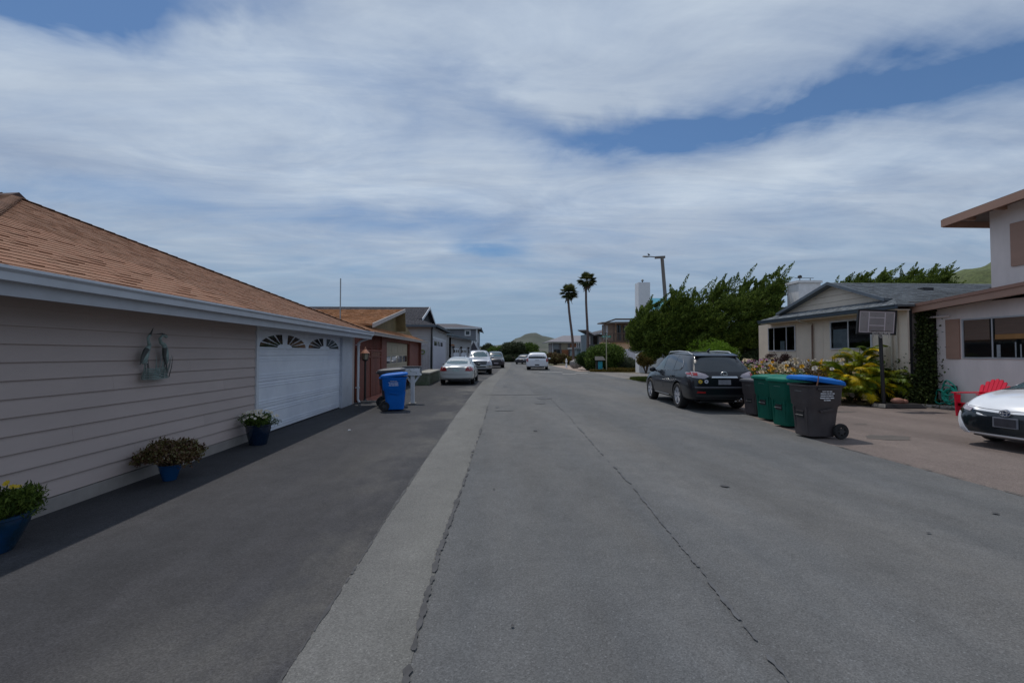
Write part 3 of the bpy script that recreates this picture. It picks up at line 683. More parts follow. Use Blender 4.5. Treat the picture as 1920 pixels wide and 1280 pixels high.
g3 = B(-4.42, -4.395, 34.0, 42.9, .02, 2.75).build('garage_door', mat('white_violet_door', (.50, .49, .55), .5, var=.05), H3)
for k in range(4): B(-4.395, -4.385, 34.05, 42.85, .04 + k * .68, .04 + k * .68 + .66).build('door_panel', MATS['white_violet_door'], g3)
for j in range(3): B(-4.385, -4.375, 34.6 + j * 2.1, 36.2 + j * 2.1, 2.25, 2.60).build('window_pane', M_WINDK, g3)
B(-4.44, -4.37, 33.8, 43.1, 2.75, 2.9).build('door_head', M_WHITE, H3)
# white gate and shed corner in front of it
GT = thing('garden_gate', 'white board gate with a small green wreath in front of the grey house wall', 'gate', (-5.1, 32.3, 0))
for i in range(10): B(-5.95 + i * .15, -5.95 + i * .15 + .135, 32.28, 32.31, .3, 2.35).build('board', mat('gate_paint', (.42, .41, .43), .6, tint=.06), GT)
for zz in (.5, 2.2): B(-5.97, -4.45, 32.25, 32.28, zz, zz + .08).build('rail', MATS['gate_paint'], GT)
for xx in (-6.05, -5.2, -4.46): B(xx, xx + .07, 32.24, 32.33, .05, 2.45).build('post', MATS['gate_paint'], GT)
MB().lathe([(.14 + .03 * math.cos(t * math.pi / 4), .03 * math.sin(t * math.pi / 4)) for t in range(9)], (-4.9, 32.22, 1.75), 16, 'y').build('wreath', M_MIDG, GT)
# planter wall
PW = thing('planter_box', 'low mossy concrete planter between the mailbox and the silver sedan', 'planter', (-3.7, 23.7, 0))
pm = mat('mossy_concrete', (.14, .15, .115), .9, var=.25, scale=4, col2=(.09, .11, .07), speck=.15, bump=.4)
B(-4.25, -3.25, 23.5, 28.5, .0, .58).build('box', pm, PW, bevel=.02)
B(-4.30, -3.20, 23.45, 28.55, .58, .66).build('coping', mat('coping_stone', (.30, .29, .26), .85, speck=.15), PW, bevel=.01)
# ------------------------------------------------------------------ house 4: white twin garage with blue eave
H4 = thing('white_twin_garage', 'low white garage with blue-grey eave and round-topped fittings between the grey houses', 'house', (-4, 52, 0))
MB().slab([(-3.3, 46.2, 3.42), (-1.9, 56.5, 3.30), (-6.5, 56.5, 4.3), (-8, 46.2, 4.3)], .12).build('roof', mat('blue_grey_roof', (.13, .17, .20), .7, var=.12), H4)
B(-9, -4.2, 46.6, 46.75, 0, 3.5).build('wall', M_GREYWALL, H4)
MB().add([(-4.2, 46.6, 0), (-2.6, 56.4, 0), (-2.6, 56.4, 3.3), (-4.2, 46.6, 3.3), (-4.4, 46.6, 0), (-2.8, 56.4, 0), (-2.8, 56.4, 3.3), (-4.4, 46.6, 3.3)], [(0, 1, 2, 3), (7, 6, 5, 4), (0, 3, 7, 4), (1, 5, 6, 2), (3, 2, 6, 7)]).build('wall', M_GREYWALL, H4)
def on4(t, o=.03): return (-4.2 + 1.6 * t + o, 46.6 + 9.8 * t)
for t0, t1 in ((.10, .34), (.46, .72)):
    (a, b_), (c, d) = on4(t0), on4(t1)
    dd = MB().add([(a, b_, .03), (c, d, .03), (c, d, 2.2), (a, b_, 2.2), (a - .05, b_, .03), (c - .05, d, .03), (c - .05, d, 2.2), (a - .05, b_, 2.2)], [(0, 1, 2, 3), (0, 3, 7, 4), (1, 5, 6, 2), (3, 2, 6, 7)]).build('garage_door', M_GDOOR, H4)
    for q in range(3):
        (a, b_), (c, d) = on4(t0 + (t1 - t0) * (q + .15) / 3, .045), on4(t0 + (t1 - t0) * (q + .8) / 3, .045)
        MB().slab([(a, b_, 1.75), (c, d, 1.75), (c, d, 2.05), (a, b_, 2.05)], .01).build('window_pane', M_WINDK, dd)
for t in (.05, .40, .78):
    a, b_ = on4(t, .14); MB().ball((a, b_, 2.3), .13, 10, 6).tube([(a, b_, 2.15), (a, b_, 1.7)], .05, 6).build('wall_lamp', mat('lamp_bronze', (.05, .035, .03), .5), H4)
a, b_ = on4(.02, .1); MB().lathe([(.25, 0), (.15, .12), (.02, .16)], (a, b_, 2.45), 10).build('awning', mat('orange_awning', (.35, .14, .06), .7), H4)
# small gabled porch
P4 = thing('gabled_porch', 'small white A-frame porch beside the pickup truck', 'porch', (-2.5, 57.6, 0))
for sx in (-1, 1): MB().bar((-2.35, 57.4, 3.35), (-2.35 + sx * .75, 57.4, 1.9), .12, .2).build('rafter', M_WHITE, P4)
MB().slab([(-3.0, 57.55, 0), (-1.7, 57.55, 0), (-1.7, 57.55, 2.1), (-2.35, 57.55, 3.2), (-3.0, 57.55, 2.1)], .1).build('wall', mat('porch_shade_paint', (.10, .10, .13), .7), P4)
# ------------------------------------------------------------------ house 5: two-storey grey
H5 = thing('two_storey_grey_house', 'two-storey blue-grey house with white trim and a small square window', 'house', (-4, 66, 0))
M_G5 = mat('slate_siding', (.17, .18, .21), .7, var=.08, scale=1)
B(-16, -2.05, 62, 62.2, 0, 5.1).build('wall', M_G5, H5); B(-2.25, -2.05, 62.2, 75, 0, 5.1).build('wall', M_G5, H5)
for r in range(20): B(-12, -2.05, 61.97, 62.0, .1 + r * .25, .1 + r * .25 + .235).build('plank', M_G5, H5)
B(-2.22, -2.02, 61.93, 61.99, 0, 5.05).build('corner_board', M_WHITE, H5)
B(-12.0, -1.55, 61.5, 61.6, 4.98, 5.16).build('fascia_board', M_WHITE, H5); B(-1.55, -1.45, 61.5, 75.5, 4.98, 5.16).build('fascia_board', M_BLUEGREY, H5)
MB().slab([(-12, 61.5, 5.16), (-1.45, 61.5, 5.16), (-5.2, 66, 5.95), (-12, 66, 5.95)], .08).build('roof', M_DARKSH, H5)
MB().slab([(-1.45, 61.5, 5.16), (-1.45, 76, 5.16), (-5.2, 71, 5.95), (-5.2, 66, 5.95)], .08).build('roof', M_DARKSH, H5)
B(-3.75, -2.95, 61.90, 61.97, 4.05, 4.85).build('window', M_WHITE, H5); w5 = [o for o in H5.children if o.name.startswith('window')][0]
B(-3.6, -3.1, 61.88, 61.90, 4.2, 4.7).build('pane', M_WINDK, w5)
for yy in (63.2, 65.6): B(-2.05, -2.0, yy, yy + 1.2, 3.2, 4.5).build('window', M_WHITE, H5)

# ================================================================== house R: stucco, right edge
HR = thing('stucco_house', 'pinkish stucco two-storey house with brown fascia at the right edge', 'house', (13.9, 10, 0))
def rk(y): return 3.13 + (14.3 - y) * .076     # top of lower roof at the rake
MB().add([(13.9, 4, 0), (13.9, 13.65, 0), (13.9, 13.65, 3.0), (13.9, 4, 3.75), (14.1, 4, 0), (14.1, 13.65, 0), (14.1, 13.65, 3.0), (14.1, 4, 3.75)], [(0, 1, 2, 3), (7, 6, 5, 4), (0, 3, 7, 4), (1, 5, 6, 2), (3, 2, 6, 7), (0, 4, 5, 1)]).build('wall', M_STUCCO, HR)
B(14.1, 24, 13.45, 13.65, 0, 3.0).build('wall', M_STUCCO, HR)
MB().slab([(13.42, 4, rk(4)), (26, 4, rk(4)), (26, 14.3, rk(14.3)), (13.42, 14.3, rk(14.3))], .08).build('roof', mat('flat_roof_felt', (.16, .13, .12), .9, speck=.2), HR)
MB().add([(13.36, 4, rk(4) - .27), (13.36, 14.34, rk(14.3) - .24), (13.36, 14.34, rk(14.3) + .0), (13.36, 4, rk(4) + .02), (13.42, 4, rk(4) - .27), (13.42, 14.34, rk(14.3) - .24), (13.42, 14.34, rk(14.3)), (13.42, 4, rk(4) + .02)], [(0, 1, 2, 3), (7, 6, 5, 4), (0, 4, 5, 1), (1, 5, 6, 2), (2, 6, 7, 3), (3, 7, 4, 0)]).build('rake_board', M_BROWNTRIM, HR)
MB().add([(13.33, 4, rk(4) - .06), (13.33, 14.36, rk(14.3) - .06), (13.33, 14.36, rk(14.3) + .03), (13.33, 4, rk(4) + .04), (13.42, 4, rk(4) - .06), (13.42, 14.36, rk(14.3) - .06), (13.42, 14.36, rk(14.3) + .03), (13.42, 4, rk(4) + .04)], [(0, 1, 2, 3), (7, 6, 5, 4), (0, 4, 5, 1), (1, 5, 6, 2), (2, 6, 7, 3), (3, 7, 4, 0)]).build('drip_edge', mat('brown_drip_edge', (.20, .11, .085), .6), HR)
B(13.42, 26, 14.3, 14.36, 2.93, 3.13).build('fascia_board', M_BROWNTRIM, HR)
B(13.42, 13.9, 4, 13.65, 3.0, 3.02) if False else None
# upper storey
B(13.9, 22, 4, 12.05, 3.1, 5.75).build('wall', M_STUCCO, HR)
def rk2(y): return 5.50 + (12.7 - y) * .072
MB().slab([(13.35, 2, rk2(2) + .12), (24, 2, rk2(2) + .12), (24, 12.85, rk2(12.85) + .12), (13.35, 12.85, rk2(12.85) + .12)], .08).build('roof', MATS['flat_roof_felt'], HR)
for x0, x1 in ((13.30, 13.35),):
    MB().add([(x0, 2, rk2(2) - .14), (x0, 12.85, rk2(12.85) - .12), (x0, 12.85, rk2(12.85) + .09), (x0, 2, rk2(2) + .11), (x1, 2, rk2(2) - .14), (x1, 12.85, rk2(12.85) - .12), (x1, 12.85, rk2(12.85) + .09), (x1, 2, rk2(2) + .11)], [(0, 1, 2, 3), (7, 6, 5, 4), (0, 4, 5, 1), (1, 5, 6, 2), (2, 6, 7, 3), (3, 7, 4, 0)]).build('rake_board', M_BROWNTRIM, HR)
B(13.36, 24, 12.80, 12.86, 5.36, 5.56).build('fascia_board', M_BROWNTRIM, HR)
for yy in (12.4, 11.6, 10.8): B(13.4, 13.9, yy, yy + .08, rk2(yy) - .06, rk2(yy) + .03).build('rafter', M_BROWNTRIM, HR)
B(13.86, 13.9, 10.2, 11.53, 3.95, 5.10).build('shutter', M_BROWNTRIM, HR)
# lower windows: shutter, light frame, panes with blinds behind
B(13.855, 13.9, 12.93, 13.33, 1.47, 2.66).build('shutter', M_BROWNTRIM, HR)
M_BLIND = mat('brown_blind', (.13, .085, .065), .8, var=.1, scale=2, stretch=(1, 1, 12)); M_BLIND2 = mat('orange_blind', (.30, .15, .05), .8, var=.1)
WF = mat('window_frame_metal', (.40, .40, .42), .5)
wr = window(HR, 13.9, 9.2, 12.86, 1.48, 2.64, -1, WF, .04, mull=(12.05, 10.4), gm=M_GLASS, proud=.03)
# room behind, dark with blinds
B(13.893, 13.899, 9.24, 12.82, 1.52, 2.60).build('window_interior', M_DARKIN, wr)
B(13.884, 13.892, 12.12, 12.80, 2.02, 2.60).build('blind', M_BLIND, wr); B(13.884, 13.892, 9.3, 11.98, 2.16, 2.60).build('blind', M_BLIND, wr)
B(13.882, 13.892, 9.3, 11.98, 2.02, 2.155).build('blind', M_BLIND2, wr)
for yy, h, wd in ((11.86, .34, .09), (11.48, .40, .03), (11.36, .34, .03), (11.15, .42, .04)): MB().box(13.884, 13.892, yy, yy + wd, 1.53, 1.53 + h).build('bottle', mat('pale_bottle', (.28, .30, .32), .3), wr)
MB().tube([(13.80, 14.25, 2.78), (13.82, 13.2, 2.76)], .03, 8).build('downspout', M_STUCCO, HR)

# ================================================================== house A: beige with grey dutch gable roof
HA = thing('beige_gable_house', 'beige ranch house with grey shingle gable roof behind the flower garden', 'house', (13.2, 18, 0))
dutch(HA, -1, 12.7, 13.25, 23, 13.75, 17.0, 21.1, 3.17, 3.43, 4.36, M_GREYSH, M_GREYSH, .15, mat('thin_grey_trim', (.10, .12, .145), .5), None, ov=.3, th=.10, w=(.16, .34))
xg = 13.25; yg0, yg1 = 14.46, 19.97
for k in range(4):                                   # gable cladding boards
    z0 = 3.40 + k * .24; z1 = min(z0 + .23, 4.30)
    f = lambda z: (17 - (4.36 - z) / (1.19 / 3.25), 17 + (4.36 - z) / (1.19 / 4.1))
    a0, a1 = f(z0); b0, b1 = f(z1); MB().slab([(xg + k * .002, a0, z0), (xg + .012 + k * .002, b0, z1), (xg + .012 + k * .002, b1, z1), (xg + k * .002, a1, z0)], .04).build('gable_board', M_BEIGE, HA)
gutter_run(HA, 12.7, 13.7, 21.1, 3.17, -1, M_BLUEGREY, .13, .12)
B(12.70, 13.2, 13.8, 21.0, 3.00, 3.03).build('soffit', M_BEIGE, HA)
x = 13.2; yy = 13.9; i = 0
WIN = [(15.25, 17.2, 1.78, 2.88), (19.25, 21.2, 1.74, 2.86)]
while yy < 22.0:                                     # vertical cladding boards
    e = min([yy + .405, 22.05] + [q for w_ in WIN for q in w_[:2] if q > yy + .02]); spans = [(0.02, 3.02)]
    for w0, w1, z0, z1 in WIN:
        if yy < w1 - .01 and e > w0 + .01: spans = [(0.02, z0), (z1, 3.02)]
    for z0, z1 in spans: B(13.2 + (.004 if i % 2 else 0), 13.26, yy + .004, e, z0, z1).build('wall_board', M_BEIGE, HA)
    yy = e; i += 1
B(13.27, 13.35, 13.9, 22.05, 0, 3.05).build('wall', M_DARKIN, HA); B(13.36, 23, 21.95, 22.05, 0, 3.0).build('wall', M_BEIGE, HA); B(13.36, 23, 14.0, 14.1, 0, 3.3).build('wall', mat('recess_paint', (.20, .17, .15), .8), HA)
M_WTRIM = mat('dull_window_trim', (.50, .50, .53), .5)
wa = window(HA, 13.19, 15.25, 17.2, 1.78, 2.88, -1, M_WTRIM, .05, mull=(16.3,), gm=M_GLASS, proud=.03)
B(13.20, 13.262, 15.31, 17.14, 1.84, 2.82).build('window_interior', M_DARKIN, wa); B(13.185, 13.195, 16.3, 17.05, 1.84, 2.55).build('curtain', mat('curtain_cloth', (.26, .28, .31), .8), wa)
wb = window(HA, 13.19, 19.25, 21.2, 1.74, 2.86, -1, M_WTRIM, .04, mull=(19.85, 20.75), gm=M_GLASS, proud=.03)
B(13.20, 13.262, 19.3, 21.15, 1.79, 2.81).build('window_interior', M_DARKIN, wb); B(13.183, 13.195, 20.0, 20.3, 1.79, 2.2).build('curtain', MATS['curtain_cloth'], wb)
MB().tube([(12.62, 18.35, 3.05), (12.75, 18.3, 2.95), (13.10, 18.15, 2.86), (13.14, 18.15, 2.8)], .035, 8).build('downspout', mat('cream_pipe', (.45, .41, .34), .6), HA)
MB().tube([(13.14, 18.15, 2.85), (13.14, 18.15, .1)], .035, 8).build('downspout', mat('brown_pipe', (.19, .12, .09), .6), HA)
for yy in (14.25, 14.45): MB().tube([(13.15, yy, 2.9), (13.15, yy, .1)], .03, 8).build('downspout', MATS['cream_pipe'], HA)
for (xx, yy, zz) in ((15.6, 15.9, 3.96), (18.6, 16.1, 4.03)): MB().box(xx, xx + .4, yy - .12, yy + .12, zz - .12, zz + .06).build('roof_vent', mat('vent_black', (.03, .03, .035), .6), HA)
MB().box(17.7, 18.4, 15.2, 15.5, 3.55, 3.92).build('skylight', M_WHITE, HA)
vent_pipe(HA, 18.9, 15.6, 3.8, .06, .25)
CH = thing('white_chimney', 'white brick chimney with a metal cowl behind the grey gable roof', 'chimney', (17.6, 25, 0))
B(16.95, 18.2, 24.4, 25.4, 0, 5.55).build('stack', mat('white_brick', (.74, .73, .74), .8, var=.1, speck=.1), CH); B(16.88, 18.27, 24.33, 25.47, 5.55, 5.68).build('cap', MATS['white_brick'], CH)
MB().tube([(17.3, 24.8, 5.68), (17.3, 24.8, 5.9)], .02, 6).tube([(17.0, 24.8, 5.88), (18.1, 24.8, 5.88)], .015, 6).tube([(17.9, 24.8, 5.68), (17.9, 24.8, 5.88)], .02, 6).ball((17.3, 24.8, 5.95), (.12, .1, .1)).build('cowl', M_BLACK, CH)
HA2 = None

# ================================================================== far right houses
PE = thing('peach_balcony_house', 'peach two-storey house with a wooden balcony and flat brown eave behind the large bush', 'house', (15, 54, 0))
M_PEACH = mat('peach_stucco', (.66, .41, .26), .85, var=.07); M_BRW = mat('brown_wood', (.11, .07, .05), .7, var=.2)
B(14.2, 24, 52.2, 60, 0, 3.1).build('wall', M_PEACH, PE)
B(14.6, 24, 53.5, 60, 3.1, 5.45).build('wall', mat('tan_upper_wall', (.25, .17, .12), .8), PE)
MB().slab([(12.5, 51.6, 5.25), (24, 51.6, 5.55), (24, 61, 5.75), (14.2, 61, 5.75)], .16).build('roof', mat('grey_brown_roof', (.20, .18, .17), .8), PE)
MB().slab([(12.5, 51.55, 5.12), (14.1, 51.55, 5.66), (24, 51.55, 5.72), (24, 51.55, 5.52), (14.1, 51.55, 5.48), (12.5, 51.55, 5.0)], .05).build('fascia_board', M_BRW, PE)
B(12.9, 17, 51.9, 53.5, 2.95, 3.12).build('balcony_floor', M_BRW, PE)
for i in range(26): B(12.95 + i * .16, 12.95 + i * .16 + .04, 51.92, 51.96, 3.12, 3.95).build('baluster', M_BRW, PE)
B(12.9, 17, 51.9, 51.98, 3.95, 4.03).build('rail', M_BRW, PE)
for xx in (12.95, 14.0, 15.3, 16.6): B(xx, xx + .12, 51.95, 52.07, 3.1, 5.2).build('post', M_BRW, PE)
for xx in (13.2, 14.75, 15.6): B(xx, xx + .5, 53.4, 53.5, 3.2, 5.0).build('window', M_WINDK, PE)
B(13.25, 13.65, 53.2, 53.4, 3.3, 5.0).build('curtain', M_WHITE, PE); B(14.62, 14.72, 53.42, 53.48, 3.1, 5.3).build('post', M_PEACH, PE)
B(14.9, 15.6, 52.12, 52.2, .6, 2.1).build('window', M_WHITE, PE); B(15.0, 15.5, 52.08, 52.12, .7, 2.0).build('window', M_WINDK, PE)
VR = thing('butterfly_roof_house', 'blue-grey house with a V-shaped white-edged roof beside the tall palms', 'house', (14.5, 61, 0))
for a, c in (((12.5, 4.82), (13.6, 4.25)), ((13.6, 4.25), (16.6, 4.95))):
    MB().slab([(a[0], 60, a[1]), (c[0], 60, c[1]), (c[0], 66, c[1] + .3), (a[0], 66, a[1] + .3)], .12).build('roof', M_DARKSH, VR)
    MB().slab([(a[0], 59.95, a[1] - .16), (c[0], 59.95, c[1] - .16), (c[0], 59.95, c[1] + .03), (a[0], 59.95, a[1] + .03)], .05).build('fascia_board', M_WHITE, VR)
B(12.9, 16.8, 61.5, 66, 0, 4.3).build('wall', mat('teal_grey_siding', (.16, .20, .23), .7), VR)
for xx, w_, mm in ((13.0, .35, M_WHITE), (13.75, .5, M_WINDK), (14.5, .5, M_WHITE), (15.2, .5, M_WINDK)): B(xx, xx + w_, 61.42, 61.5, 2.9, 4.0).build('window', mm, VR)
BL = thing('pale_blue_house', 'low pale blue house with flat roof and white rail behind the palms', 'house', (14, 68, 0))
B(12.7, 18, 68, 74, 0, 2.35).build('wall', mat('pale_blue_siding', (.27, .34, .38), .7), BL)
B(12.3, 18, 67.4, 74.5, 2.35, 2.6).build('roof', mat('pale_roof_edge', (.36, .38, .40), .7), BL)
for xx in (13.2, 13.9): B(xx, xx + .35, 67.92, 68, .6, 1.9).build('window', M_WHITE, BL)
B(13.0, 14.2, 67.94, 68, .5, 2.0).build('window', mat('cyan_window', (.20, .32, .38), .2), BL)
for i in range(7): B(12.6 + i * .28, 12.6 + i * .28 + .09, 67.5, 67.6, 2.6, 3.25).build('baluster', M_WHITE, BL)
OR = thing('grey_roof_bungalow', 'long bungalow with pale grey hip roof and orange panels beyond the white SUV', 'house', (13, 76, 0))
MB().slab([(9.2, 74.4, 3.60), (21, 74.4, 3.60), (21, 79, 4.8), (12.4, 79, 4.8)], .12).build('roof', mat('pale_grey_roof', (.21, .20, .22), .85), OR)
MB().slab([(9.2, 74.4, 3.6), (12.4, 79, 4.8), (12.4, 80, 4.8), (9.2, 84, 3.6)], .12).build('roof', MATS['pale_grey_roof'], OR)
B(9.9, 21, 75.6, 80, 0, 3.45).build('wall', mat('grey_plaster', (.22, .20, .20), .8), OR)
for xx, w_, z0, z1, mm in ((10.0, .15, 1.2, 3.4, M_WHITE), (10.25, .8, 2.4, 3.3, MATS['curtain_cloth']), (10.2, 1.1, 1.0, 2.3, M_WINDK), (11.5, 1.1, 2.3, 3.4, M_CREAM), (11.6, 1.1, 1.0, 2.3, mat('orange_panel', (.38, .15, .07), .8)), (13.0, 1.2, 1.0, 3.3, MATS['orange_panel']), (14.4, .6, 2.5, 3.4, M_BLACK)):
    B(xx, xx + w_, 75.5, 75.6, z0, z1).build('panel', mm, OR)
TL = thing('white_teal_house', 'white house with tall chimney and teal metal roof behind the cypress tree', 'house', (14, 42, 0))
M_TEAL = mat('teal_metal_roof', (.04, .26, .36), .45, var=.08); M_WSTUC = mat('white_stucco', (.74, .75, .78), .8, var=.05)
B(14.1, 21, 43, 44, 0, 3.6).build('wall', M_WSTUC, TL)
B(12.53, 13.54, 38.4, 39.4, 0, 7.75).build('chimney', M_WSTUC, TL)
MB().tube([(13.04, 38.9, 7.75), (13.04, 38.9, 7.92)], .05, 8).lathe([(.14, 0), (.05, .13), (.0, .15)], (13.04, 38.9, 7.95), 10).lathe([(.2, 0), (.2, .03)], (13.04, 38.9, 7.76), 10).build('chimney_cap', M_BLACK, TL)
for i in range(13):
    z = 5.5 + i * .1; MB().slab([(13.56, 39 + i * .22, z), (18.5 - i * .05, 39 + i * .22, z), (18.5 - i * .05, 39 + i * .22 + .22, z + .12), (13.56, 39 + i * .22 + .22, z + .12)], .03).build('roof_panel', M_TEAL, TL)
B(14.3, 18, 40.5, 42.98, 0, 5.4).build('wall', M_WSTUC, TL)
WG = thing('white_garage', 'white garage wall with red brick base seen under the cypress branches', 'garage', (13, 45, 0))
B(13.5, 18, 46, 46.2, 0.3, 2.1).build('wall', mat('white_violet_wall', (.60, .60, .68), .7), WG); B(12.6, 13.6, 45.6, 45.98, 0, .9).build('brick_base', brm, WG)
# ================================================================== potted plants
def pot(name, label, loc, prof, pm_, fol):
    t = thing(name, label, 'potted plant', loc); MB().lathe(prof, loc, 32).build('pot', pm_, t)
    r, h = max(p[0] for p in prof) * .88, prof[-1][1] if False else max(p[1] for p in prof)
    MB().lathe([(0.0, h - .035), (r, h - .04)], loc, 20).build('potting_soil', M_SOIL, t); fol(t, Vector(loc), h); return t
def potprof(r0, r1, h): return [(0, 0), (r0, 0), (r0 + (r1 - r0) * .45, h * .35), (r0 + (r1 - r0) * .85, h * .72), (r1 * .97, h * .90), (r1 * 1.04, h * .93), (r1 * 1.05, h), (r1 * .93, h), (r1 * .88, h - .05), (0, h - .06)]
M_COB1 = mat('dark_teal_glaze', (.004, .030, .060), .15, var=.25, scale=7, coat=.4, col2=(.003, .045, .13)); M_COB2 = mat('cobalt_glaze', (.006, .060, .17), .15, var=.15, coat=.5); M_COB3 = mat('navy_glaze', (.004, .016, .040), .14, var=.2, coat=.5)
def daisies(t, o, pts, m, r=.02, mid=None):
    for p in pts:
        b = MB(); n = Vector((random.uniform(-.2, .6), random.uniform(-.9, -.1), random.uniform(.4, 1))).normalized(); q = n.to_track_quat('Z', 'Y').to_matrix()
        k = 9
        for i in range(k):
            a = 2 * math.pi * i / k; u = q @ Vector((math.cos(a), math.sin(a), .25)); v = q @ Vector((-math.sin(a), math.cos(a), 0))
            b.add([p, p + u * r * .6 + v * r * .28, p + u * r, p + u * r * .6 - v * r * .28], [(0, 1, 2, 3)])
        f = b.build('flower', m, t)
        if mid: MB().ball(p + n * r * .12, r * .25, 6, 4).build('flower_centre', mid, f)
M_YEL = mat('yellow_petal', (.55, .38, .02), .7, tint=.15); M_WPET = mat('white_petal', (.62, .58, .52), .7, tint=.12); M_PINK = mat('pink_petal', (.48, .22, .36), .7, tint=.3)
def fol1(t, o, h):
    c = [(o.x + random.uniform(-.22, .22), o.y + random.uniform(-.22, .22), o.z + h + random.uniform(.0, .12), .10, .10, .09) for _ in range(34)]
    P = clump_pts(c, 160, .2); leaves('foliage', P, mat('pot_green', (.045, .085, .012), .7, var=0, tint=.4, trans=.2, vcol=(.09, .12, .02)), t, .045, .25, D=(0, 0, 1.2))
    daisies(t, o, [Vector((o.x + random.uniform(-.12, .12), o.y + random.uniform(-.2, .15), o.z + h + random.uniform(.17, .25))) for _ in range(16)], M_YEL, .032, M_YEL)
pot('potted_plant', 'large dark teal glazed bowl of yellow daisies at the left edge', (-4.08, 3.92, .012), potprof(.14, .25, .30), M_COB1, fol1)
def fol2(t, o, h):
    st = MB(); C = []
    for i in range(230):
        a = random.uniform(0, 6.283); r = .36 * math.sqrt(random.random()); dm = math.sqrt(max(0, 1 - (r / .37) ** 2)); z = h + .05 + .23 * dm * random.uniform(.35, 1) + .03 * math.sin(3 * a)
        e = o + Vector((r * math.cos(a), r * math.sin(a), z))
        if i % 3 == 0: st.tube([o + Vector((0, 0, h - .05)), o + Vector((r * .5 * math.cos(a), r * .5 * math.sin(a), h + .04)), e], [.007, .005, .003], 5)
        C.append(e)
    st.build('stems', mat('succulent_stem', (.13, .08, .05), .8), t)
    P = np.concatenate([np.array(e) + rng.normal(size=(30, 3)) * .022 for e in C])
    leaves('foliage', P, mat('succulent_red', (.12, .040, .018), .55, var=0, tint=.45, vcol=(.075, .075, .018)), t, .034, .65, D=(0, 0, .8))
pot('potted_plant', 'small cobalt pot with a spreading red-brown succulent against the tan wall', (-4.12, 6.05, .012), potprof(.075, .125, .20), M_COB2, fol2)
def fol3(t, o, h):
    c = [(o.x + random.uniform(-.22, .22), o.y + random.uniform(-.22, .22), o.z + h + random.uniform(.0, .14), .09, .09, .08) for _ in range(30)]
    leaves('foliage', clump_pts(c, 130, .2), M_MIDG, t, .04, .35)
    pts = []
    for _ in range(75):
        a = random.uniform(0, 6.283); r = random.uniform(0, .32); pts.append(o + Vector((r * math.cos(a), r * math.sin(a), h + .04 + .2 * math.sqrt(max(0, 1 - (r / .34) ** 2)))))
    daisies(t, o, pts, M_WPET, .028, M_YEL)
pot('potted_plant', 'dark navy pot with white daisies beside the garage door', (-4.17, 8.35, .012), potprof(.14, .21, .36), M_COB3, fol3)

# ================================================================== heron wall sculpture
HS = thing('heron_sculpture', 'pair of weathered metal herons standing in reeds on the tan wall', 'sculpture', (-4.45, 6.15, 1.3))
M_PAT = mat('green_patina', (.24, .31, .29), .7, metal=0., var=.3, scale=14, col2=(.15, .19, .175)); M_DPAT = mat('dark_patina', (.07, .075, .07), .6, metal=.1, var=.2)
xs = -4.42
def heron(body, tilt, neck, beak, legs, tail):
    h = MB().ball((0, 0, 0), body[1], 14, 8); ca, sa = math.cos(tilt), math.sin(tilt); h.v = [(x + body[0][0], y * ca - z * sa + body[0][1], y * sa + z * ca + body[0][2]) for x, y, z in h.v]
    hb = h.build('heron', M_PAT, HS); MB().tube(neck, [.030, .022, .017, .015, .018, .021][:len(neck)], 8).build('neck', M_PAT, hb); MB().tube(beak, [.018, .010, .002], 6).build('beak', M_DPAT, hb)
    for l in legs: MB().tube(l, .006, 5).build('leg', M_DPAT, hb)
    MB().tube(tail, [.03, .022, .004], 6).build('wing', M_DPAT, hb)
heron(((xs, 6.00, 1.60), (.03, .055, .12)), R(-18), [(xs, 6.03, 1.68), (xs, 6.07, 1.73), (xs, 6.05, 1.78), (xs, 6.04, 1.82), (xs, 6.07, 1.86)], [(xs, 6.07, 1.86), (xs, 6.10, 1.90), (xs, 6.13, 1.96)], [[(xs, 6.00, 1.5), (xs, 6.02, 1.30)], [(xs, 6.04, 1.5), (xs, 6.05, 1.3)]], [(xs + .02, 6.0, 1.68), (xs + .025, 5.94, 1.60), (xs + .02, 5.89, 1.48)])
heron(((xs, 6.36, 1.62), (.03, .05, .15)), R(10), [(xs, 6.33, 1.74), (xs, 6.27, 1.77), (xs, 6.25, 1.82), (xs, 6.29, 1.86), (xs, 6.34, 1.865), (xs, 6.37, 1.85)], [(xs, 6.36, 1.865), (xs, 6.29, 1.89), (xs, 6.20, 1.885)], [[(xs, 6.35, 1.5), (xs, 6.33, 1.3)], [(xs, 6.39, 1.5), (xs, 6.40, 1.3)]], [(xs + .03, 6.30, 1.70), (xs + .03, 6.30, 1.58), (xs + .02, 6.37, 1.42)])
for i in range(16):
    yy = random.uniform(5.95, 6.48); e = yy + random.uniform(-.06, .14); zt_ = random.uniform(1.38, 1.62) if i > 3 else random.uniform(1.6, 1.74)
    MB().tube([(xs - .02, yy, 1.30), (xs, (yy + e) / 2, (1.3 + zt_) / 2), (xs, e, zt_)], [.006, .005, .002], 5).build('reed', random.choice([M_PAT, M_DPAT]), HS)
for i in range(7): MB().tube([(xs, 5.95 + .01 * i, 1.30 + .022 * i), (xs + .015, 6.15, 1.285 + .022 * i), (xs, 6.42 - .012 * i, 1.30 + .022 * i)], .008, 5).build('water_band', M_PAT, HS)

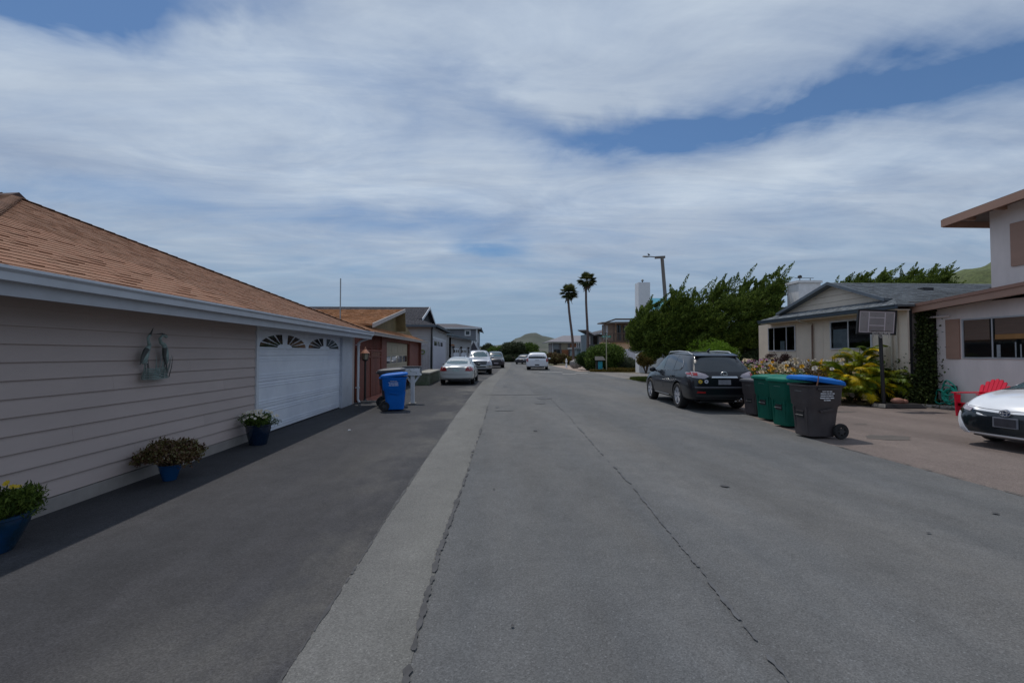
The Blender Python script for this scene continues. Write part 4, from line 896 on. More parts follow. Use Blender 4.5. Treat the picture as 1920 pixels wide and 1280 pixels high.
# ================================================================== lamp post, mailbox
LP = thing('lamp_post', 'black garden lamp post with a copper-roofed lantern in front of the redwood fence', 'lamp post', (-4.3, 15.63, 0))
MB().tube([(-4.3, 15.63, 0), (-4.3, 15.63, 1.38)], [.035, .03], 10).lathe([(.07, 0), (.06, .05), (.035, .09)], (-4.3, 15.63, 0.01), 12).build('post', M_BLACK, LP)
MB().lathe([(.03, 1.36), (.10, 1.40), (.10, 1.43)], (-4.3, 15.63, 0), 12).build('cup', M_BLACK, LP)
MB().lathe([(.085, 1.43), (.115, 1.64)], (-4.3, 15.63, 0), 4, smooth=False).build('lantern_glass', mat('lantern_pane', (.30, .27, .2), .15), LP)
for k in range(4):
    a = k * math.pi / 2; MB().bar((-4.3 + .085 * math.cos(a), 15.63 + .085 * math.sin(a), 1.43), (-4.3 + .117 * math.cos(a), 15.63 + .117 * math.sin(a), 1.65), .014).build('lantern_bar', M_BLACK, LP)
MB().lathe([(.16, 1.64), (.07, 1.74), (.03, 1.78), (.022, 1.83), (.0, 1.85)], (-4.3, 15.63, 0), 8, smooth=False).build('lantern_roof', mat('copper', (.42, .20, .13), .4, metal=.5), LP)
MBX = thing('mailbox', 'white mailbox with dark lid on a white post beside the blue bin', 'mailbox', (-2.69, 15.23, 0))
B(-2.75, -2.63, 15.17, 15.29, 0, .92).build('post', M_WHITE, MBX, bevel=.008)
for sx in (-1, 1): MB().bar((-2.69, 15.23, .62), (-2.69 + sx * .22, 15.23, .92), .04, .06).build('bracket', M_WHITE, MBX)
B(-2.80, -2.58, 15.10, 15.36, 0.0, .03).build('foot', M_CONC, MBX)
B(-2.98, -2.42, 15.12, 15.36, .92, .97).build('shelf', M_WHITE, MBX)
b = MB(); pr = [(0, 0), (.12 * 2, 0), (.24, .12)] + [(.12 + .12 * math.cos(t * math.pi / 8), .12 + .10 * math.sin(t * math.pi / 8)) for t in range(1, 8)] + [(0, .12)]
k = len(pr); b.add([(-2.98, 15.12 + a, .97 + c) for a, c in pr] + [(-2.45, 15.12 + a, .97 + c) for a, c in pr], [tuple(range(k)), tuple(range(2 * k - 1, k - 1, -1))] + [(i, (i + 1) % k, (i + 1) % k + k, i + k) for i in range(k)]); b.build('box', M_WHITE, MBX)
B(-3.0, -2.42, 15.10, 15.38, 1.19, 1.215).build('lid', mat('grey_lid', (.09, .09, .10), .5), MBX)
leaves('painted_sprig', np.array([(-2.70 + random.uniform(-.14, .14), 15.117, 1.06 + random.uniform(-.05, .05)) for _ in range(26)]), mat('sprig_green', (.16, .20, .13), .7, var=0, tint=.3), MBX, .05, .4, fold=0)
B(-2.435, -2.40, 15.2, 15.27, 1.0, 1.19).build('flag', mat('grey_flag', (.15, .15, .17), .5), MBX)
MBX.location.x += .10; MBX.location.y -= .25
top_mesh(B(-3.02, -2.97, 9.72, 9.76, .012, .03), 'litter', M_WHITE, (-3.0, 9.74, .012), 'tiny scrap of white litter on the dark driveway near the garage', 'litter')

# ================================================================== wheeled bins
def rrect(w, d, z, r, n=4, y0=0):
    pts = []
    for cx, cy, a0 in ((w - r, d - r, 0), (-w + r, d - r, 90), (-w + r, -d + r, 180), (w - r, -d + r, 270)):
        for i in range(n + 1): a = R(a0 + 90 * i / n); pts.append((cx + r * math.cos(a), cy + r * math.sin(a) + y0, z))
    return pts
def loft(rings, cap0=True, cap1=True):
    b = MB(); k = len(rings[0]); vs = [p for r in rings for p in r]
    fs = [(i * k + j, i * k + (j + 1) % k, (i + 1) * k + (j + 1) % k, (i + 1) * k + j) for i in range(len(rings) - 1) for j in range(k)]
    if cap0: fs.append(tuple(range(k - 1, -1, -1)))
    if cap1: fs.append(tuple((len(rings) - 1) * k + j for j in range(k)))
    b.add(vs, fs, True); return b
def wheelie_bin(label, loc, rz, body, lidm, lid_open=0., s=1., text=None, tside=-1, front_text=False, group=None, sag=0., name='wheelie_bin', wheels=True, lean=None, dome=.02):
    t = thing(name, label, 'wheelie bin', loc, rz, group); t.scale = (s, s, s)
    def P(mb, nm, m, par=t, bevel=0): return mb.build(nm, m, par, world=False, bevel=bevel)
    W, D = .31, .37      # half width / depth at the rim; +y front
    rings = [rrect(.21, .245, .035, .06, y0=.03), rrect(.225, .26, .05, .07, y0=.03), rrect(.25, .29, .45, .08, y0=.02), rrect(.260, .303, .60, .08, y0=.01),
             rrect(.285, .335, .64, .09), rrect(.30, .355, .95, .09), rrect(.305, .36, .985, .09), rrect(.325, .385, .99, .09), rrect(.325, .385, 1.02, .09), rrect(.305, .36, 1.02, .08), rrect(.28, .33, .90, .07)]
    P(loft(rings), 'body', body)
    P(MB().box(-.10, .10, .27, .335, .50, .515), 'lifting_ledge', body)
    P(MB().slab([(-.20, .335, .66), (.20, .335, .66), (.16, .30, .60), (-.16, .30, .60)], .03), 'front_ledge', body)
    for sx in (-1, 1): P(MB().slab([(sx * .13, .268, .06), (sx * .17, .268, .06), (sx * .19, .312, .58), (sx * .15, .312, .58)][::sx], .02), 'front_rib', body)
    P(MB().box(-.09, .09, .296, .318, .38, .50), 'latch_recess', M_BLACK); P(MB().tube([(-.10, .335, .43), (.10, .335, .43)], .007, 8), 'latch_bar', mat('steel', (.30, .28, .26), .4, metal=.7))
    for sx in (-1, 1):      # pressed side ribs
        P(MB().slab([(sx * .285, -.14, .585), (sx * .278, .14, .54), (sx * .275, .12, .50), (sx * .28, -.14, .55)][::sx], .02), 'side_rib', body)
        P(MB().box(sx * .30, sx * .34, -.2, .2, .93, .97), 'grip', body)
    # lid
    import math as _m
    lo = lid_open; hy = -.40
    def L(p): x, y, z = p; yy, zz = y - hy, z - 1.03; ca, sa = _m.cos(lo), _m.sin(lo); return (x, hy + yy * ca - zz * sa, 1.03 + yy * sa + zz * ca - (sag * yy * abs(x)))
    dm = dome; lr = [rrect(.335, .40, 1.0, .10), rrect(.342, .405, 1.03, .10), rrect(.33, .395, 1.055 + dm * .4, .10), rrect(.28, .35, 1.07 + dm * .8, .10), rrect(.26, .33, 1.062 + dm * .8, .09), rrect(.18, .24, 1.085 + dm, .08), rrect(.08, .12, 1.09 + dm, .05)]
    lb = loft([[L(p) for p in r] for r in lr]); lid = P(lb, 'lid', lidm)
    P(MB().tube([(-.24, -.43, 1.0), (.24, -.43, 1.0)], .018, 8).tube([(-.24, -.43, 1.0), (-.24, -.36, .97)], .016, 6).tube([(.24, -.43, 1.0), (.24, -.36, .97)], .016, 6), 'handle', body)
    for sx in (-1, 1):
        w = P(MB().lathe([(.0, -.03), (.055, -.03), (.06, .0), (.055, .03), (0, .03)], (sx * .285, -.275, .145), 20, 'x'), 'wheel', mat('hub_plastic', (.03, .03, .032), .5))
        P(MB().lathe([(.075, -.03), (.135, -.034), (.147, -.015), (.147, .015), (.135, .034), (.075, .03)], (sx * .285, -.275, .147), 26, 'x'), 'tyre', mat('rubber', (.012, .012, .013), .75), w)
        for k in range(6): a = k * math.pi / 3; P(MB().bar((sx * .30, -.275 + .05 * math.cos(a), .147 + .05 * math.sin(a)), (sx * .30, -.275 + .085 * math.cos(a), .147 + .085 * math.sin(a)), .02, .03), 'spoke', MATS['hub_plastic'], w)
    P(MB().tube([(-.26, -.275, .147), (.26, -.275, .147)], .012, 6), 'axle', MATS['steel'])
    if text:
        b = MB(); st = random.Random(5)
        for row, (n_, wid) in enumerate(text):
            y = -wid / 2 - .03; z = .90 - row * .042
            while y < wid / 2 - .03:
                ww = st.uniform(.006, .012); x = tside * (.2855 + (z - .64) * .047 + .0022)
                b.box(x - .002, x + .002, y + .02, y + .02 + ww, z - .011 * st.uniform(.7, 1), z + .011); y += ww + (st.choice([.003, .003, .003, .012]))
        P(b, 'printed_text', mat('print_white', (.72, .72, .75), .6, var=0))['kind'] = 'stuff'
    if front_text:
        b = MB(); st = random.Random(9); x = -.09
        while x < .09: ww = st.uniform(.008, .014); b.box(x, x + ww, .349, .3515, .89, .905); x += ww + .005
        P(b, 'printed_text', mat('print_grey', (.35, .40, .38), .6, var=0))['kind'] = 'stuff'
    return t
M_BGREY = mat('bin_grey_plastic', (.066, .056, .058), .5, spec=.3, var=.2, scale=3, bump=.12, bscale=140); M_BGREEN = mat('bin_green_plastic', (.001, .095, .064), .5, spec=.25, var=.12, scale=3, bump=.12, bscale=140)
M_BBLUE = mat('bin_blue_plastic', (.001, .125, .50), .5, spec=.25, var=.12, scale=3, bump=.12, bscale=140); M_LBLUE = mat('lid_blue_plastic', (.002, .13, .48), .5, spec=.25, var=.10); M_LGREY = mat('lid_grey_plastic', (.075, .075, .085), .42)
TXT = [(1, .19), (1, .29), (1, .24), (1, .27), (1, .13)]
q = R(90)    # front towards the street (-x)
GB = 'wheelie bins lined up at the edge of the road'
wheelie_bin('grey bin with a bright blue lid held ajar by a stick, nearest of the row', (6.28, 8.62, .012), q + R(2), M_BGREY, M_LBLUE, R(8), 1.0, TXT, -1, True, GB, dome=.03)
wheelie_bin('dark green bin directly behind the blue-lidded grey bin', (6.62, 9.85, .012), q + R(8), M_BGREEN, mat('lid_green_plastic', (.002, .14, .095), .5, spec=.25, var=.15, scale=3), 0, 1.0, None, 1, True, GB)
wheelie_bin('dark green bin touching the small grey bin, farther of the two green ones', (6.86, 10.85, .012), q + R(10), M_BGREEN, MATS['lid_green_plastic'], 0, 1.0, None, 1, True, GB)
wheelie_bin('small dark grey bin at the far end of the row beside the black SUV', (6.98, 11.72, .012), q + R(14), M_BGREY, M_LGREY, 0, .88, None, 1, True, GB)
wheelie_bin('bright blue bin standing in front of the white mailbox', (-2.80, 13.2, .012), -q + R(9), M_BBLUE, M_BBLUE, R(6), .93, TXT[:4], 1, False, None)
wheelie_bin('dark bin with a grey lid mostly hidden behind the bright blue bin', (-3.12, 14.3, .012), -q + R(9), M_BGREY, M_LGREY, R(4), 1.03, None, 1, False, None)
top_mesh(MB().tube([(5.98, 8.16, 1.03), (6.02, 8.18, 1.12), (6.08, 8.24, 1.26)], [.012, .010, .006], 6), 'stick', mat('dry_stick', (.13, .06, .035), .9), (6.0, 8.18, 1.03), 'short dry brown stick wedged under the blue lid', 'stick')

# ================================================================== cars
def poly_grid(poly, pitch):
    bm = bmesh.new(); f = bm.faces.new([bm.verts.new((a, b, 0)) for a, b in poly])
    for ax in (0, 1):
        lo = min(p[ax] for p in poly); hi = max(p[ax] for p in poly); c = lo + pitch
        while c < hi:
            no = [0, 0, 0]; no[ax] = 1; co = [0, 0, 0]; co[ax] = c
            bmesh.ops.bisect_plane(bm, geom=list(bm.verts) + list(bm.edges) + list(bm.faces), plane_co=co, plane_no=no); c += pitch
    bmesh.ops.triangulate(bm, faces=[f for f in bm.faces if len(f.verts) > 4]); return bm
class Car:
    def __init__(s, name, label, loc, rz, paint, st, wheels, wr=.36, tw=.23, group=None, rimm=None, spokes=5, cat='car', sub=2, ww=None):
        s.t = thing(name, label, cat, loc, rz, group); s.paint = paint
        b = []; n = 10
        for (y, w, zb, zs, zbelt, wb, zr, wr_) in st:
            b.append([(0, zb), (w * .78, zb), (w - .03, zb + .05), (w, zb + (zs - zb) * .5), (w - .012, zs), (wb, zbelt), ((wb + wr_) / 2 + .015, (zbelt + zr) / 2 + .01), (wr_, zr - .05), (wr_ * .65, zr - .005), (0, zr + .005)])
        vs = []
        for k, prof in enumerate(b):
            ring = [(x, z) for x, z in prof] + [(-x, z) for x, z in prof[-2:0:-1]]
            vs += [(x, st[k][0], z) for x, z in ring]
        m_ = 2 * n - 2; fs = [(i * m_ + j, i * m_ + (j + 1) % m_, (i + 1) * m_ + (j + 1) % m_, (i + 1) * m_ + j) for i in range(len(b) - 1) for j in range(m_)]
        for base, rev in ((0, False), ((len(b) - 1) * m_, True)):      # end caps as quads
            for j in range(n - 1):
                a, c, d, e = base + j, base + j + 1, base + (m_ - j - 1) % m_, base + (m_ - j) % m_
                f = [q_ for i_, q_ in enumerate((a, c, d, e)) if q_ not in (a, c, d, e)[:i_]]
                if len(f) >= 3: fs.append(tuple(f if rev else f[::-1]))
        me = bpy.data.meshes.new('body'); me.from_pydata(vs, [], fs); me.materials.append(paint); me.polygons.foreach_set('use_smooth', [True] * len(me.polygons))
        bm = bmesh.new(); bm.from_mesh(me); bmesh.ops.recalc_face_normals(bm, faces=bm.faces); bm.to_mesh(me); bm.free()
        o = link_mesh('body', me); md = o.modifiers.new('s', 'SUBSURF'); md.levels = sub; md.render_levels = sub
        dg = bpy.context.evaluated_depsgraph_get(); ev = bpy.data.meshes.new_from_object(o.evaluated_get(dg)); o.modifiers.clear(); o.data = ev
        s.bvh = BVHTree.FromPolygons([v.co[:] for v in ev.vertices], [p.vertices[:] for p in ev.polygons])
        # wheel arches
        cut = MB()
        for (wx, wy) in wheels:
            sg = 1 if wx > 0 else -1; x0, x1 = wx - sg * (tw + .10), wx + sg * .3; rr = wr + .055
            cut.lathe([(0, x0), (rr, x0), (rr, x1), (0, x1)], (0, wy, wr + .01), 32, 'x')
        cm = cut.mesh('cut', M_BLACK); co = link_mesh('cut', cm); mb = o.modifiers.new('b', 'BOOLEAN'); mb.operation = 'DIFFERENCE'; mb.object = co; mb.solver = 'EXACT'
        try: mb.material_mode = 'TRANSFER'
        except Exception: pass
        dg = bpy.context.evaluated_depsgraph_get(); ev2 = bpy.data.meshes.new_from_object(o.evaluated_get(dg)); o.modifiers.clear(); o.data = ev2; ev2.set_sharp_from_angle(angle=R(42))
        bpy.data.objects.remove(co); o.parent = s.t; s.body = o
        MB().box(-wheels[0][0] * 0 - .6, .6, min(w_[1] for w_ in wheels) + .0, max(w_[1] for w_ in wheels), .2, .5).build('underbody', M_BLACK, s.t, world=False)
        if st[0][2] > 0: MB().box(-.55, .55, st[0][0] + .25, st[-1][0] - .3, .24, .45).build('chassis', M_BLACK, s.t, world=False)
        rimm = rimm or mat('alloy', (.36, .36, .38), .35, metal=.3, var=.05)
        for (wx, wy) in wheels:
            sg = 1 if wx > 0 else -1; c = (wx - sg * tw / 2, wy, wr)
            w = MB().lathe([(0, -.05), (.12, -.05), (.12, .05), (0, .05)], c, 16, 'x').build('wheel', mat('brake_disc', (.08, .08, .085), .5, metal=.5), s.t, world=False)
            h = tw / 2; MB().lathe([(wr * .70, -h), (wr * .93, -h), (wr * .99, -h * .75), (wr, 0), (wr * .99, h * .75), (wr * .93, h), (wr * .70, h), (wr * .68, 0), (wr * .70, -h)], c, 40, 'x').build('tyre', mat('tyre_rubber', (.014, .014, .015), .8, var=.1), w, world=False)
            b = MB(); ro = wr * .70; xo = h * .8 * sg
            b.lathe([(ro, sg * -h * .6), (ro, xo), (ro * .94, xo * 1.05), (ro * .90, xo * .9), (ro * .88, sg * -h * .6)], c, 32, 'x').lathe([(.0, xo * .85), (.055, xo * .85), (.065, xo * .6)], c, 16, 'x')
            for k in range(spokes):
                a = 2 * math.pi * k / spokes + .3
                for da in (-.10, .10):
                    p0 = Vector((c[0] + xo * .75, wy + .04 * math.cos(a + da), wr + .04 * math.sin(a + da))); p1 = Vector((c[0] + xo * .92, wy + ro * .92 * math.cos(a + da * 1.5), wr + ro * .92 * math.sin(a + da * 1.5))); b.bar(p0, p1, .04, .03)
            b.build('rim', rimm, w, world=False)
    def cast(s, axis, sg, a, c):
        if axis == 'x': o, d = Vector((sg * 3, a, c)), Vector((-sg, 0, 0))
        elif axis == 'y': o, d = Vector((a, sg * 5, c)), Vector((0, -sg, 0))
        else: o, d = Vector((a, c, 4)), Vector((0, 0, -1))
        return s.bvh.ray_cast(o, d), d
    def decal(s, name, axis, sg, poly, m, off=.004, pitch=.09, par=None, thick=.012, cat=None):
        bm = poly_grid(poly, pitch); ok = []
        for v in bm.verts:
            (loc, nrm, i, dist), d = s.cast(axis, sg, v.co.x, v.co.y)
            if loc is None: ok.append(v); continue
            if nrm.dot(d) > 0: nrm = -nrm
            v.co = loc + nrm * off; v.normal = nrm
        if ok: bmesh.ops.delete(bm, geom=ok, context='VERTS')
        if not bm.faces: bm.free(); return None
        bmesh.ops.recalc_face_normals(bm, faces=bm.faces); nn = {v.index: None for v in bm.verts}
        bd = [e for e in bm.edges if e.is_boundary]; r_ = bmesh.ops.extrude_edge_only(bm, edges=bd)
        for v in [g for g in r_['geom'] if isinstance(g, bmesh.types.BMVert)]:
            hit = s.bvh.find_nearest(v.co)
            if hit[0] is not None: v.co = hit[0] - hit[1] * .002 if (v.co - hit[0]).dot(hit[1]) > 0 else hit[0] + hit[1] * .002
        me = bpy.data.meshes.new(name); bm.to_mesh(me); bm.free(); me.materials.append(m); me.polygons.foreach_set('use_smooth', [True] * len(me.polygons)); me.set_sharp_from_angle(angle=R(40))
        return link_mesh(name, me, par or s.t)
    def both(s, name, poly, m, **k): return [s.decal(name, 'x', sg, poly, m, **k) for sg in (-1, 1)]
    def sym(s, name, sg, poly, m, **k): return [s.decal(name, 'y', sg, [(x * q_, z) for x, z in poly], m, **k) for q_ in (-1, 1)]
    def P(s, mb, name, m, par=None, bevel=0): return mb.build(name, m, par or s.t, world=False, bevel=bevel)
    def line(s, name, axis, sg, pts, r, m, off=.0):
        out = []
        for (a, c), (a2, c2) in zip(pts, pts[1:]):
            for i in range(6):
                (loc, nrm, _, _), d = s.cast(axis, sg, a + (a2 - a) * i / 6, c + (c2 - c) * i / 6)
                if loc is not None: out.append(loc + (nrm if nrm.dot(d) < 0 else -nrm) * off)
        if len(out) > 1: return s.P(MB().tube(out, r, 6), name, m)
    def mirrors(s, y, z, x, m, r=(.11, .06, .085)):
        for sg in (-1, 1):
            mm = s.P(MB().ball((sg * (x + .10), y, z), r, 12, 8), 'wing_mirror', m); s.P(MB().bar((sg * (x - .06), y + .02, z - .05), (sg * (x + .06), y, z - .03), .04, .05), 'mirror_arm', m, mm)
M_CHROME = mat('chrome', (.55, .55, .57), .15, metal=1.0, var=0); M_CARGLASS = mat('tinted_car_glass', (.022, .027, .032), .05, var=0, spec=.8)
M_BLUEGLASS = mat('blue_car_glass', (.05, .10, .12), .06, var=.15, scale=2, spec=.9)
M_RED = mat('red_lens', (.30, .012, .015), .2, var=.05, coat=.5); M_CLEARLENS = mat('clear_lens', (.36, .32, .36), .12, var=.15, scale=12, coat=.8); M_PLATE = mat('plate_blur', (.22, .22, .25), .6, var=.25, scale=6)
M_DKLENS = mat('dark_lens', (.05, .02, .025), .15, coat=.6)

# --- black SUV at the bins (rear three-quarter)
M_BLK = mat('black_car_paint', (.006, .007, .011), .30, var=0, coat=.55, spec=.3)
SUV = Car('black_suv', 'glossy black SUV with silver roof rails parked at the right kerb', (6.50, 14.62, .012), R(-3), M_BLK,
    [(-2.36, .72, .40, .72, .92, .64, .97, .50), (-2.33, .84, .35, .78, 1.00, .77, 1.05, .64), (-2.22, .905, .30, .82, 1.08, .83, 1.16, .67), (-2.03, .93, .28, .86, 1.11, .85, 1.40, .64), (-1.80, .938, .26, .88, 1.11, .86, 1.60, .61),
     (-1.62, .94, .25, .88, 1.10, .865, 1.64, .615), (-1.0, .942, .24, .87, 1.07, .87, 1.675, .63), (-.2, .942, .23, .85, 1.04, .87, 1.69, .64), (.4, .942, .23, .84, 1.02, .87, 1.665, .63), (.75, .94, .23, .83, 1.01, .87, 1.58, .61), (1.15, .938, .23, .82, 1.00, .86, 1.30, .66),
     (1.45, .935, .24, .81, .99, .84, 1.09, .66), (1.9, .92, .25, .78, .93, .80, 1.02, .62), (2.2, .87, .27, .70, .85, .72, .92, .52), (2.36, .74, .32, .60, .72, .58, .78, .42), (2.40, .60, .36, .55, .66, .50, .70, .36)],
    [(-.935, -1.28), (.935, -1.28), (-.935, 1.46), (.935, 1.46)], .375, .235, rimm=mat('bright_alloy', (.50, .50, .53), .35, metal=.15, var=.05), spokes=5)
c = SUV
c.both('side_window', [(.95, 1.10), (.28, 1.50), (.15, 1.56), (.15, 1.09)], mat('teal_car_glass', (.02, .04, .045), .06, var=0, spec=.7)); c.both('side_window', [(.10, 1.09), (.10, 1.565), (-.78, 1.555), (-.78, 1.12)], M_CARGLASS)
c.both('quarter_window', [(-.84, 1.12), (-.84, 1.54), (-1.10, 1.50), (-1.42, 1.32), (-1.46, 1.24), (-1.36, 1.16)], M_CARGLASS)
for sg in (-1, 1):
    c.line('window_trim', 'x', sg, [(.98, 1.075), (-.8, 1.095), (-1.36, 1.13), (-1.49, 1.22), (-1.44, 1.33), (-1.12, 1.52)], .008, M_CHROME, .006)
    c.line('sill_trim', 'x', sg, [(.95, .33), (-.80, .33)], .022, M_CHROME, .0)
    for yy in (.92, -.0, -.98): c.line('door_seam', 'x', sg, [(yy, 1.05), (yy - .02, .40)], .005, M_BLACK, -.001)
    for yy in (.05, -.92): c.P(MB().bar((sg * .935, yy + .18, .93), (sg * .935, yy - .02, .94), .035, .03), 'door_handle', M_BLK)
    c.P(MB().tube([(sg * .58, .45, 1.60), (sg * .60, .22, 1.665), (sg * .605, -.6, 1.685), (sg * .60, -1.35, 1.655), (sg * .58, -1.62, 1.58)], [.012, .024, .024, .024, .012], 8), 'roof_rail', mat('rail_silver', (.45, .46, .48), .35, metal=.6))
c.decal('rear_window', 'y', -1, [(-.73, 1.13), (-.66, 1.46), (-.58, 1.53), (.58, 1.53), (.66, 1.46), (.73, 1.13), (.5, 1.10), (-.5, 1.10)], M_CARGLASS, pitch=.12)
c.P(MB().slab([(-.58, -1.62, 1.625), (-.62, -1.90, 1.555), (.62, -1.90, 1.555), (.58, -1.62, 1.625)], .05), 'spoiler', M_BLK, bevel=.012)
c.P(MB().tube([(0, -1.3, 1.685), (0, -1.42, 1.74), (0, -1.46, 1.74)], [.035, .02, .005], 8), 'antenna_fin', M_BLK)
c.decal('windscreen', 'z', 1, [(-.66, .62), (-.74, 1.25), (.74, 1.25), (.66, .62)], M_CARGLASS, pitch=.15)
c.sym('tail_light', -1, [(.42, .98), (.50, 1.04), (.70, 1.10), (.885, 1.12), (.885, .96), (.70, .93), (.55, .92)], M_CLEARLENS, off=.012, pitch=.06)
for sg in (-1, 1): c.decal('tail_light', 'x', sg, [(-2.05, .98), (-1.80, 1.07), (-1.90, 1.09), (-2.24, 1.08), (-2.24, .97)], M_CLEARLENS, off=.012, pitch=.06); c.decal('tail_light_lens', 'x', sg, [(-1.95, 1.02), (-1.88, 1.06), (-2.1, 1.07), (-2.14, 1.02)], M_RED, off=.02, pitch=.06)
c.sym('tail_light_lens', -1, [(.72, 1.0), (.72, 1.07), (.84, 1.08), (.84, 1.0)], M_RED, off=.020, pitch=.06)
c.decal('tailgate_trim', 'y', -1, [(-.36, .945), (-.34, .985), (.34, .985), (.36, .945)], M_CHROME, off=.018)
c.decal('number_plate', 'y', -1, [(-.17, .76), (-.17, .89), (.17, .89), (.17, .76)], M_PLATE, off=.014)
c.decal('bumper_trim', 'y', -1, [(-.80, .675), (-.80, .70), (.80, .70), (.80, .675)], mat('grey_trim_line', (.16, .16, .19), .3), off=.012)
c.decal('bumper_step', 'y', -1, [(-.80, .64), (-.80, .675), (.80, .675), (.80, .64)], M_BLACK, off=.010)
c.decal('lower_bumper', 'y', -1, [(-.82, .36), (-.84, .48), (.84, .48), (.82, .36)], mat('bumper_grey', (.022, .022, .024), .6), off=.010)
c.sym('reflector', -1, [(.52, .52), (.52, .565), (.74, .58), (.76, .53)], M_RED, off=.016)
def emblem_L(c, y, z, sg=-1, r=.065):
    e = []; e2 = []
    for i in range(25): a = 2 * math.pi * i / 24; e.append((r * 1.3 * math.cos(a), y, z + r * math.sin(a)))
    b = MB().tube(e, .010, 6, cap=False).tube([(-.020, y, z + .045), (-.032, y, z - .025), (.05, y, z - .03)], .010, 6)
    return c.P(b, 'badge', mat('badge_silver', (.70, .70, .72), .25, metal=.8))
(l_, n_, _, _), _d = c.cast('y', -1, 0, 1.045); emblem_L(c, l_.y - .012, 1.045)
for sx, sz, mm, r_ in ((-.66, .84, mat('yellow_sticker', (.62, .42, .03), .6), .052), (-.50, .845, mat('white_sticker', (.55, .58, .66), .6), .052), (.70, .845, MATS['white_sticker'], .045)):
    c.decal('round_sticker', 'y', -1, [(sx + r_ * math.cos(2 * math.pi * i / 16), sz + r_ * math.sin(2 * math.pi * i / 16)) for i in range(16)], mm, off=.022)
    c.decal('sticker_print', 'y', -1, [(sx + r_ * .5 * math.cos(2 * math.pi * i / 8), sz + r_ * .45 * math.sin(2 * math.pi * i / 8)) for i in range(8)], mat('sticker_ink', (.12, .13, .2), .6), off=.024) if mm is not MATS['yellow_sticker'] else c.decal('sticker_print', 'y', -1, [(sx - .02, sz - .01), (sx + .02, sz - .02), (sx + .005, sz + .02)], mat('sticker_ink', (.12, .13, .2), .6), off=.024)
c.mirrors(.78, 1.08, .93, M_BLK)
c.P(MB().tube([(.30, -2.30, .30), (.42, -2.36, .33)], .02, 6).ball((.42, -2.42, .37), .028, 8, 6).box(.33, .50, -2.36, -2.34, .28, .36), 'tow_hitch', M_CHROME)
for sg in (-1, 1): c.P(MB().tube([(sg * .62, -2.1, .27), (sg * .62, -2.28, .27)], .03, 10), 'exhaust', M_BLACK)

# --- white hatchback nose at the right edge (front towards the street)
M_PW = mat('pearl_white_paint', (.78, .80, .84), .25, var=0, coat=1.0); M_GLBLK = mat('gloss_black_trim', (.012, .016, .020), .15, var=0, coat=.6)
PR = Car('white_hatchback', 'white hatchback with black nose and white fangs parked nose-out on the right driveway', (10.80, 7.52, .012), R(90 + 8), M_PW,
    [(-2.30, .70, .30, .60, .80, .60, .95, .5), (-2.1, .84, .25, .72, 1.0, .70, 1.10, .55), (-1.6, .87, .20, .75, .98, .74, 1.28, .55), (-.8, .88, .18, .72, .93, .78, 1.43, .56), (0, .88, .18, .70, .90, .80, 1.47, .57), (.5, .88, .18, .69, .89, .80, 1.36, .56), (.95, .88, .18, .68, .90, .80, 1.12, .60),
     (1.35, .88, .18, .68, .90, .78, .995, .60), (1.75, .875, .18, .66, .855, .75, .935, .56), (2.05, .85, .18, .62, .78, .72, .84, .50), (2.22, .78, .19, .55, .67, .64, .735, .44), (2.31, .66, .21, .48, .58, .54, .64, .36), (2.34, .50, .24, .42, .52, .40, .56, .28)],
    [(-.875, -1.35), (.875, -1.35), (-.875, 1.38), (.875, 1.38)], .32, .20, spokes=5)
c = PR
c.decal('grille', 'y', 1, [(-.84, .67), (-.865, .58), (-.865, .19), (-.5, .185), (.5, .185), (.865, .19), (.865, .58), (.84, .67), (.40, .625), (0, .61), (-.40, .625)][::-1], M_GLBLK, off=.006, pitch=.07)
for sg in (-1, 1):
    c.decal('grille_wing', 'x', sg, [(1.84, .67), (2.26, .62), (2.28, .20), (1.92, .19), (1.90, .40)], M_GLBLK, off=.006, pitch=.06)
c.sym('fog_light_fang', 1, [(.80, .57), (.74, .56), (.60, .32), (.54, .235), (.83, .215), (.835, .25), (.70, .30), (.72, .36)], mat('fang_white', (.66, .68, .72), .3), off=.020, pitch=.05)
c.sym('headlight', 1, [(.50, .655), (.52, .60), (.66, .62), (.82, .69), (.83, .74), (.70, .70)], M_CLEARLENS, off=.018, pitch=.05)
for sg in (-1, 1): c.decal('headlight', 'x', sg, [(2.16, .70), (1.95, .72), (1.70, .80), (1.80, .75), (2.16, .62)], M_CLEARLENS, off=.014, pitch=.05)
c.P(MB().box(-.17, .17, 2.345, 2.365, .38, .55), 'number_plate', mat('plate_frame', (.20, .21, .24), .4, metal=.3), bevel=.006)
c.P(MB().box(-.145, .145, 2.364, 2.370, .40, .53), 'plate_panel', mat('plate_dark_blur', (.035, .035, .045), .5, var=.3, scale=8))
e = [[(-.0 + .075 * math.cos(2 * math.pi * i / 24), 2.36, .625 + .05 * math.sin(2 * math.pi * i / 24)) for i in range(25)], [(.028 * math.cos(2 * math.pi * i / 24), 2.362, .625 + .048 * math.sin(2 * math.pi * i / 24)) for i in range(25)], [(.052 * math.cos(2 * math.pi * i / 24), 2.364, .642 + .020 * math.sin(2 * math.pi * i / 24)) for i in range(25)]]
b = MB(); [b.tube(x_, .007, 6, cap=False) for x_ in e]; c.P(b, 'badge', MATS['badge_silver']); c.P(MB().lathe([(.0, 2.345), (.06, 2.345), (.062, 2.33)], (0, 0, .625), 20, 'y'), 'badge_base', mat('badge_blue', (.02, .05, .13), .3))
c.line('bumper_lip', 'y', 1, [(-.62, .205), (0, .20), (.62, .205)], .022, mat('lip_grey', (.05, .05, .055), .5), .0)
c.line('hood_seam', 'y', 1, [(-.66, .70), (-.35, .665), (0, .655), (.35, .665), (.66, .70)], .005, M_BLACK, .0)
